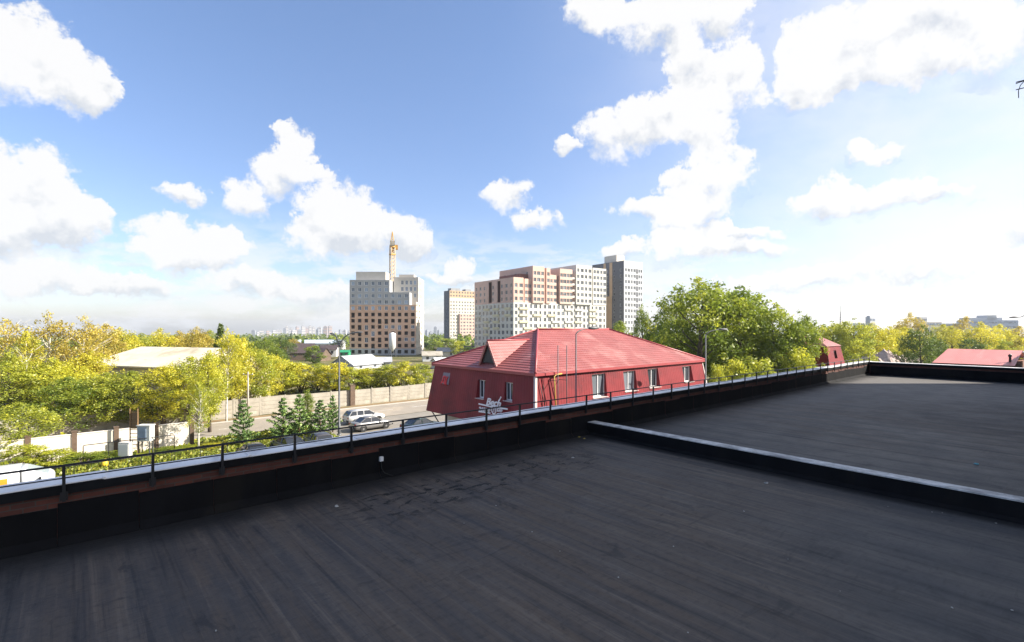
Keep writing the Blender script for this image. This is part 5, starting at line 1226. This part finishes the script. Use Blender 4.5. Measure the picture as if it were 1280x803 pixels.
# ================================================================== VEGETATION
def leaf_mesh(name, pts, nrm, size, tint, seed, aspect=1.5):
    """one small quad per leaf cluster"""
    rg = np.random.default_rng(seed); n = len(pts)
    a = rg.normal(size=(n, 3)); nn = nrm*.7+rg.normal(size=(n, 3))*.6; nn /= np.linalg.norm(nn, axis=1, keepdims=True)
    a -= nn*np.sum(a*nn, axis=1, keepdims=True); a /= np.linalg.norm(a, axis=1, keepdims=True); b = np.cross(nn, a)
    s = (size*rg.uniform(.6, 1.35, n))[:, None]*.5
    v = np.stack([pts-a*s*aspect, pts-b*s*.75+nn*s*.25, pts+a*s*aspect, pts+b*s*.75-nn*s*.15], 1).reshape(-1, 3)
    me = bpy.data.meshes.new(name); me.vertices.add(4*n); me.vertices.foreach_set('co', v.ravel().astype('f'))
    me.loops.add(4*n); me.loops.foreach_set('vertex_index', np.arange(4*n, dtype='i'))
    me.polygons.add(n); me.polygons.foreach_set('loop_start', np.arange(0, 4*n, 4, dtype='i'))
    me.update(calc_edges=True)
    at_ = me.attributes.new('tint', 'FLOAT', 'FACE'); at_.data.foreach_set('value', np.clip(tint, 0, 1).astype('f'))
    return me
def clumps_to_leaves(rg, cl, per):
    P, N, T_ = [], [], []
    for c, r_, tn in cl:
        n = max(8, int(per*(r_[0]*r_[1]*r_[2])**(2/3)))
        d = rg.normal(size=(n, 3)); d /= np.linalg.norm(d, axis=1, keepdims=True)
        rad = rg.uniform(.15, 1.0, n)**.45*(1+.22*rg.normal(size=n))
        P.append(np.array(c)+d*rad[:, None]*np.array(r_)); N.append(d+np.array([0, 0, .5])); T_.append(tn+rg.normal(size=n)*.085)
    return np.concatenate(P), np.concatenate(N), np.concatenate(T_)
# canonical trees: height 10, crown radius 3.2; scaled per tree
def broadleaf(seed, kind='round', leaf=.30, per=90):
    rg = np.random.default_rng(seed); rn = random.Random(seed)
    cl = []; mb = MB(); tips = []
    if kind == 'round': c0, spread, top, nb = 1.6, 3.1, 10, 34
    elif kind == 'tall': c0, spread, top, nb = 2.2, 2.2, 10, 30
    elif kind == 'birch': c0, spread, top, nb = 3.0, 2.3, 10, 30
    else: c0, spread, top, nb = .2, 3.2, 10, 26        # bush
    lean = (rn.uniform(-.5, .5), rn.uniform(-.5, .5))
    if kind == 'bush':
        for k in range(5):
            an = k*1.26; mb.tube([(0, 0, -.2), (math.cos(an)*.8, math.sin(an)*.8, 3), (math.cos(an)*1.6, math.sin(an)*1.6, 6.5)], [.16, .1, .03], 6)
    else:
        r0_ = .17 if kind == 'birch' else .22
        trunk = [(0, 0, -.3), (lean[0]*.15, lean[1]*.1, 2.5), (lean[0]*.5, lean[1]*.4, 5), (lean[0]*.6, lean[1]*.8, 7.2), (lean[0], lean[1], 9.3)]
        mb.tube(trunk, [r0_*1.25, r0_, r0_*.7, r0_*.42, .03], 9)
    for i in range(nb):
        q = (i+.5)/nb; z = c0+(top-c0-.5)*q**.85
        prof = math.sin(min(1, (z-c0+.5)/(top-c0+.3))*math.pi)**.55 if kind in ('round', 'bush') else (math.sin(min(1, (z-c0+.4)/(top-c0+.25))*math.pi)**.8)
        an = i*2.399+rn.uniform(-.5, .5); rr = spread*prof*rn.uniform(.45, 1.05)
        c = (math.cos(an)*rr+lean[0]*z/12, math.sin(an)*rr+lean[1]*z/12, z+rn.uniform(-.4, .4))
        s = rn.uniform(.75, 1.35)*(1 if kind != 'birch' else .72)
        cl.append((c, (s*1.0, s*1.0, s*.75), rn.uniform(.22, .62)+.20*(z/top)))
        if kind != 'bush' and i % 2 == 0:
            zb_ = max(1.2, z-rr*.75-.4); k_ = zb_/9.3
            mb.tube([(lean[0]*k_, lean[1]*k_, zb_), (c[0]*.55, c[1]*.55, (zb_+c[2])/2+.1), c], [.09*(1.2-k_), .05, .012], 5)
    if kind == 'birch':   # thin bare twigs standing out of the crown
        for i in range(26):
            an = rn.uniform(0, 6.28); z = rn.uniform(4, 9.4); l = rn.uniform(1.2, 2.8); mb.tube([(lean[0]*z/10, lean[1]*z/10, z), (math.cos(an)*l*.6, math.sin(an)*l*.6, z+l*.5), (math.cos(an)*l, math.sin(an)*l, z+l*.75)], [.03, .018, .006], 4)
    if kind != 'bush':     # loose outer sprays
        for i in range(40):
            an = rn.uniform(0, 6.28); z = rn.uniform(c0+.6, top+.5); pr = math.sin(min(1, (z-c0+.5)/(top-c0+.6))*math.pi)**.6; rr = spread*pr*rn.uniform(.9, 1.25)+.15
            cl.append(((math.cos(an)*rr, math.sin(an)*rr, z), (rn.uniform(.25, .5),)*3, rn.uniform(.4, .9)))
    P, N, T_ = clumps_to_leaves(rg, cl, per)
    keep = P[:, 2] > .15; P, N, T_ = P[keep], N[keep], T_[keep]
    return mb, leaf_mesh('crown', P, N, leaf, T_, seed+1)
def conifer(seed, kind='pine'):
    rg = np.random.default_rng(seed); rn = random.Random(seed); mb = MB(); P, N, T_ = [], [], []
    mb.tube([(0, 0, -.3), (0, 0, 5), (.1, 0, 9.9)], [.22, .13, .02], 8)
    nw = 10 if kind == 'pine' else 24
    for i in range(nw):
        q = i/(nw-1); z = .7+9.0*q
        L_ = (2.9*(1-q)**.7+.35)*(rn.uniform(.6, 1.25)) if kind == 'pine' else (2.7*(1-q)+.15)*rn.uniform(.85, 1.1)
        nbr = rn.choice((4, 5, 6)) if kind == 'pine' else 9
        for k in range(nbr):
            an = k*2*math.pi/nbr+i*.7+rn.uniform(-.3, .3); l = L_*rn.uniform(.55, 1.2); up = (.45 if kind == 'pine' else -.18)
            e = np.array([math.cos(an)*l, math.sin(an)*l, z+l*up]); s = np.array([0, 0, z])
            mb.tube([tuple(s), tuple(e)], [.05*(1.2-q), .012], 4)
            n = int(18+26*l); t_ = rg.uniform(.2, 1.05, n)[:, None]
            p = s+(e-s)*t_+rg.normal(size=(n, 3))*np.array([.17, .17, .14])*(1.25-t_*.4)
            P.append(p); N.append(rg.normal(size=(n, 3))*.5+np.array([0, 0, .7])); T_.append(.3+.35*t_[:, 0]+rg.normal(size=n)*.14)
    P, N, T_ = np.concatenate(P), np.concatenate(N), np.concatenate(T_)
    return mb, leaf_mesh('crown', P, N, .26 if kind == 'pine' else .24, T_, seed+1, 2.1)
LIB = {}
def lib(kind, i):
    k = (kind, i)
    if k not in LIB:
        sd_ = abs(hash(kind)) % 1 + {'round': 10, 'tall': 40, 'birch': 70, 'bush': 100, 'pine': 130, 'spruce': 160, 'big': 190}[kind]+i*3
        if kind in ('pine', 'spruce'): mb, cr = conifer(sd_, kind)
        elif kind == 'big': mb, cr = broadleaf(sd_, 'round', .17, 260)
        elif kind == 'birch': mb, cr = broadleaf(sd_, kind, .16, 190)
        elif kind == 'bush': mb, cr = broadleaf(sd_, kind, .27, 170)
        else: mb, cr = broadleaf(sd_, kind, .17, 230)
        cr.materials.append(L['green'])
        bark = {'birch': M['birch'], 'pine': M['pine_bark']}.get(kind, M['bark'])
        LIB[k] = (mb.mesh('trunk', [bark]), cr)
    return LIB[k]
TC = random.Random(77); NV = {'round': 4, 'tall': 3, 'birch': 3, 'bush': 3, 'pine': 4, 'spruce': 1, 'big': 3}
def tree(label, px, Z, topy, wpx, kind, leaf, grp=None, name=None, cat='tree', sink=0., xy=None):
    x, y = xy or at(px, Z); g_ = T(x, y)-sink; h = zz(topy, Z)-g_; wd = wpx/FOC*Z
    me_t, me_c = lib(kind, TC.randrange(NV[kind]))
    nm = name or {'pine': 'pine_tree', 'spruce': 'spruce_tree', 'birch': 'birch_tree', 'bush': 'bush'}.get(kind, 'tree')
    t = thing(nm, label, cat, (x, y, g_), TC.uniform(0, 6.28), grp); 
    s = wd/6.4; t.scale = (s, s, h/10.2)
    o = bpy.data.objects.new('trunk', me_t); col.objects.link(o); o.parent = t
    c = bpy.data.objects.new('crown', me_c); col.objects.link(c); c.parent = t
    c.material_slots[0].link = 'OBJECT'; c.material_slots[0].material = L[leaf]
    return t
GA = 'pale autumn birches at far left'; GB = 'yellow green trees in front of the pale hall'; GC = 'trees beyond the pale hall'
GD = 'yellow bushy trees behind the concrete fence'; GE = 'small pines on the verge'; GF = 'big green trees beyond the mansard building'; GH = 'yellowing trees beyond the long parapet'; GI = 'trees behind the red shed'
# far left
tree('thin ochre birch with pale trunk at the extreme left edge, highest crown there', 8, 60, 404, 74, 'birch', 'ochre', GA)
tree('ochre birch with a clear white trunk, second from the left edge', 58, 61, 397, 76, 'birch', 'ochre', GA)
tree('loose ochre birch right of the white trunked birch', 103, 63, 401, 70, 'birch', 'ochre', GA)
tree('short ochre birch leaning between the left edge and the white trunked birch', 34, 57, 420, 60, 'birch', 'yellow', GA)
tree('dull ochre tree between the last birch and the pale hall', 132, 82, 409, 56, 'round', 'ochre', GA)
tree('yellow green bushy tree at the left edge under the ochre birches', 12, 55, 446, 88, 'round', 'lime', GB)
tree('yellow green tree under the white trunked birch', 66, 57, 452, 86, 'round', 'lime', GB)
tree('yellow tree between the birches and the pale hall', 112, 62, 440, 66, 'round', 'yellow', GB)
tree('green dark trunked tree above the first brown wall post', 86, 53, 474, 78, 'round', 'green', GB)
tree('yellow green tree in front of the left end of the pale hall', 132, 55, 468, 74, 'round', 'lime', GB)
tree('dark trunked yellow green tree above the brown ladder frame', 166, 56, 466, 72, 'round', 'lime', GB)
tree('yellow green tree in front of the middle of the pale hall', 204, 57, 460, 74, 'round', 'yellow', GB)
tree('rounder yellow green tree in front of the right part of the pale hall', 238, 59, 449, 66, 'round', 'lime', GB)
tree('tall slim yellow green tree right of the last brown wall post', 262, 54, 444, 54, 'tall', 'lime', GB)
tree('bright green bush tree at the left edge above the van', 22, 42, 506, 84, 'round', 'lime', GB)
tree('yellow tree hiding the right end of the pale hall', 287, 66, 420, 64, 'tall', 'yellow', GB)
tree('yellow green tree between the pale hall and the small grey pole', 312, 70, 432, 62, 'round', 'lime', GB)
tree('bright yellow tree behind the small grey pole', 330, 76, 442, 52, 'round', 'yellow', GB)
tree('birch with a thin pale trunk in front of the hall end', 283, 60, 416, 42, 'birch', 'yellow', GB)
for i, (px, Z, ty, wp, lf, d) in enumerate([(150, 104, 412, 52, 'yellow', 'yellow tree over the left end of the pale hall roof'), (176, 112, 420, 46, 'lime', 'yellow green tree over the left half of the pale hall roof'), (200, 116, 414, 46, 'yellow', 'yellow tree over the middle of the pale hall roof'),
    (224, 120, 417, 46, 'ochre', 'ochre tree over the middle of the pale hall roof'), (246, 110, 411, 44, 'ochre', 'ochre tree just left of the dark spruce'), (262, 122, 415, 40, 'lime', 'yellow green tree touching the dark spruce'), (298, 96, 421, 44, 'yellow', 'yellow tree just right of the dark spruce')]):
    tree(d, px, Z, ty, wp, 'round', lf, GC)
tree('dark pointed spruce rising over the yellow trees right of the pale hall', 276, 92, 404, 42, 'spruce', 'dark')
# middle row behind the fence
for px, Z, ty, wp, lf, d in [(352, 86, 448, 54, 'lime', 'yellow green bushy tree left of the pair of pines behind the fence'), (376, 88, 452, 46, 'yellow', 'yellow bushy tree above the pair of pines'), (398, 90, 455, 44, 'lime', 'yellow green bushy tree second left of the double lamp'),
    (417, 87, 452, 42, 'yellow', 'bright yellow bushy tree behind the double lamp pole'), (441, 88, 458, 44, 'lime', 'yellow green bushy tree over the brown gate post'), (462, 90, 460, 42, 'yellow', 'yellow bushy tree below the pointed white roof'),
    (484, 91, 456, 44, 'lime', 'yellow green bushy tree below the cement silo'), (505, 89, 452, 42, 'yellow', 'yellow bushy tree below the right part of the half built tower'), (524, 92, 455, 40, 'lime', 'yellow green bushy tree at the right end of the row beside the red wall')]:
    tree(d, px, Z, ty, wp, 'bush', lf, GD, name='tree')
for px, Z, ty, wp, lf, k, d in [(331, 150, 424, 34, 'green', 'round', 'green tree right of the dark spruce toward the skyline'), (350, 165, 423, 36, 'dark', 'round', 'dark green tree left of the timber house'), (366, 240, 424, 24, 'ochre', 'round', 'brownish tree above the timber house'),
    (392, 170, 431, 24, 'green', 'bush', 'green bushy tree between the two timber houses'), (344, 130, 436, 34, 'green', 'tall', 'pale green tree below the dark green tree left of the timber house'), (422, 260, 424, 20, 'green', 'round', 'small green tree beside the green shed')]:
    tree(d, px, Z, ty, wp, k, lf, name='tree')
for px, Z, ty, wp, lf, d in [(574, 210, 425, 22, 'lime', 'yellow green tree left of the foot of the slim tower'), (590, 205, 433, 34, 'dark', 'dark bush below the slim tower'), (562, 320, 423, 24, 'green', 'green tree between the half built and slim towers'), (545, 300, 426, 20, 'green', 'small green tree just right of the half built tower'), (612, 190, 431, 24, 'green', 'green tree touching the left of the red dormer'), (537, 200, 440, 14, 'lime', 'small yellow bush on the building site')]:
    tree(d, px, Z, ty, wp, 'bush', lf, name='tree')
# small pines on the verge
for px, Z, ty, wp, d in [(304, 48, 500, 34, 'small pine below the grey pole, leftmost of the pines'), (354, 50.5, 497, 38, 'small pine, left one of the touching pair'), (374, 51.5, 493, 38, 'taller small pine, right one of the touching pair'), (400, 52.5, 500, 36, 'small pine just left of the double lamp'), (416, 54, 494, 24, 'slim pine right behind the double lamp pole')]:
    tree(d, px, Z, ty, wp, 'pine', 'needle', GE)
tree('slim young tree with yellow leaves left of the small pines', 248, 46.5, 482, 40, 'birch', 'lime', None, 'tree')
tree('young broadleaf sapling between the pine pair and the next pine', 385, 54, 489, 22, 'tall', 'green', None, 'tree')
# bushes at lower left
GJ = 'bushes below the cream wall'
for px, Z, ty, wp, lf, d in [(30, 39, 556, 62, 'lime', 'bright yellow green bush behind the van roof'), (66, 40, 561, 50, 'lime', 'light green bush right of the van nose'), (104, 41, 566, 46, 'green', 'green bush under the left end of the gas pipe'), (130, 43, 565, 40, 'green', 'green bush left of the white meter box'), (186, 44, 566, 34, 'lime', 'yellow green bush below the gas cabinet'), (210, 45, 560, 42, 'green', 'green bush below the right end of the gas pipe'), (232, 46, 558, 36, 'lime', 'yellow green bush in front of the last brown wall post'), (268, 47, 553, 36, 'yellow', 'yellow bush left of the leftmost pine')]:
    tree(d, px, Z, ty, wp, 'bush', lf, GJ, cat='bush')
# big green group right of the mansard building
for px, Z, ty, wp, lf, d in [(872, 74, 351, 112, 'green', 'tallest big green tree right of the mansard building'), (926, 77, 361, 116, 'green', 'wide big green tree second right of the mansard building'), (970, 73, 384, 84, 'green', 'medium green tree between the wide green tree and the small red pavilion'), (1000, 72, 392, 50, 'green', 'narrower green tree partly hiding the small red pavilion'), (846, 84, 378, 62, 'green', 'green tree showing left of the tallest green tree'), (900, 88, 358, 96, 'green', 'green tree standing behind the two biggest green trees')]:
    tree(d, px, Z, ty, wp, 'big', lf, GF)
tree('narrow olive tree over the right slope of the red roof', 803, 92, 385, 34, 'tall', 'green', GF); tree('low dark tree between the narrow olive tree and the tallest green tree', 826, 90, 404, 40, 'round', 'dark', GF); tree('small olive treetop against the grey tower foot', 775, 120, 403, 34, 'round', 'green', GF)
for px, Z, ty, wp, lf, d in [(898, 56, 452, 24, 'lime', 'slim yellow green sapling right of the pale street lamp'), (922, 58, 446, 44, 'lime', 'bright yellow green bush under the big green trees, left of two'), (951, 60, 443, 52, 'lime', 'wider bright yellow green bush under the big green trees, right of two'), (995, 64, 432, 40, 'lime', 'yellow green bush left of the small red pavilion')]:
    tree(d, px, Z, ty, wp, 'bush', lf, cat='bush')
# row beyond the long parapet
for px, Z, ty, wp, lf, k, d in [(1040, 118, 403, 50, 'lime', 'big', 'yellow green tree behind the small red pavilion'), (1066, 112, 400, 50, 'lime', 'big', 'yellow green tree right of the small red pavilion'), (1090, 116, 406, 48, 'yellow', 'round', 'yellow tree between the pavilion and the rubble mound'), (1112, 122, 410, 46, 'yellow', 'round', 'yellow tree over the left of the rubble mound'), (1130, 126, 411, 40, 'yellow', 'round', 'yellow tree over the right of the rubble mound'), (1018, 126, 402, 46, 'green', 'big', 'green tree left behind the small red pavilion'),
    (1075, 100, 425, 40, 'lime', 'bush', 'low yellow green tree beside the end of the long parapet'), (1138, 170, 394, 34, 'ochre', 'round', 'orange tree standing above its neighbours on the skyline'), (1122, 180, 405, 26, 'ochre', 'birch', 'thin ochre birch left of the orange tree')]:
    tree(d, px, Z, ty, wp, k, lf, GH, name=('birch_tree' if k == 'birch' else 'tree'))
tree('dense dark green tree left of the red shed', 1152, 92, 409, 46, 'big', 'dark'); tree('smaller dark green tree touching the left end of the red shed', 1168, 96, 424, 30, 'round', 'dark')
for px, Z, ty, wp, lf, k, d in [(1190, 150, 411, 44, 'yellow', 'round', 'yellow tree behind the left end of the red shed'), (1207, 170, 399, 40, 'ochre', 'birch', 'ochre bare looking tree behind the red shed'), (1226, 140, 406, 44, 'yellow', 'round', 'yellow tree with dark base behind the middle of the red shed'), (1250, 150, 408, 40, 'yellow', 'round', 'yellow tree behind the right half of the red shed'), (1274, 150, 410, 40, 'ochre', 'round', 'brownish tree behind the white wall at the right edge'), (1180, 190, 407, 40, 'yellow', 'round', 'farther yellow tree over the left end of the red shed, between the dark green trees'), (1255, 118, 425, 26, 'lime', 'bush', 'bright green bush over the right end of the red shed roof'), (1215, 128, 424, 40, 'dark', 'bush', 'dark bush over the middle of the red shed roof')]:
    tree(d, px, Z, ty, wp, k, lf, GI, name=('birch_tree' if k == 'birch' else 'tree'))
# far woods as one mass
rg = np.random.default_rng(3); cl = []
for i in range(1500):
    Z = 170+1900*rg.uniform()**1.6; px = rg.uniform(-60, 1340)
    if Z < 330 and (420 < px < 800): continue
    if Z < 260 and px < 420: continue
    x, y = at(px, Z); r_ = rg.uniform(3, 6)*(1+Z/1800); cl.append(((x, y, T(x, y)+r_*.75), (r_, r_, r_*.8), rg.uniform(.1, .75)))
P, N, T_ = [], [], []
for c, r_, tn in cl:
    n = 46; d = rg.normal(size=(n, 3)); d /= np.linalg.norm(d, axis=1, keepdims=True); P.append(np.array(c)+d*np.array(r_)*rg.uniform(.6, 1, n)[:, None]); N.append(d); T_.append(tn+rg.normal(size=n)*.12)
P, N, T_ = np.concatenate(P), np.concatenate(N), np.concatenate(T_)
me = leaf_mesh('far_woods', P, N, 2.4*np.ones(len(P)), T_, 9, 1.2); me.materials.append(L['green'])
o = bpy.data.objects.new('far_woods', me); col.objects.link(o); tag(o, 'far off greenish woods below the skyline', 'woods', kind='stuff')
# grass on the verge
rg = np.random.default_rng(8); n = 26000
gx = rg.uniform(-12, 20.3, n); gy = rg.uniform(42.6, 58.2, n); keep = ~((np.abs(gy-56.4) < .3)) ; gx, gy = gx[keep], gy[keep]; n = len(gx)
P = np.stack([gx, gy, rg.uniform(.02, .22, n)], 1); N = rg.normal(size=(n, 3))*.6+np.array([0, 0, .6])
me = leaf_mesh('grass', P, N, .24*np.ones(n), .45+rg.normal(size=n)*.22, 5, 1.6); me.materials.append(L['grass'])
o = bpy.data.objects.new('grass', me); col.objects.link(o); tag(o, 'yellowing grass on the verge under the small pines', 'grass', kind='stuff')

# ================================================================== AIR
hz_ = bpy.data.materials.new('haze_air'); hz_.use_nodes = True; t = NT(hz_.node_tree); t.n.clear()
pv = t.new('ShaderNodeVolumePrincipled'); pv.inputs['Color'].default_value = (.86, .92, 1, 1); pv.inputs['Density'].default_value = .00016; pv.inputs['Anisotropy'].default_value = .3
ou = t.new('ShaderNodeOutputMaterial'); t.l.new(pv.outputs[0], ou.inputs['Volume'])
b = MB(); b.box(-4700, 4700, -4700, 4700, -58, 68); tag(b.build('haze', hz_), kind='stuff')
for o in bpy.data.objects:
    if o.type == 'MESH' and o.name.startswith('haze'): o.display_type = 'WIRE'
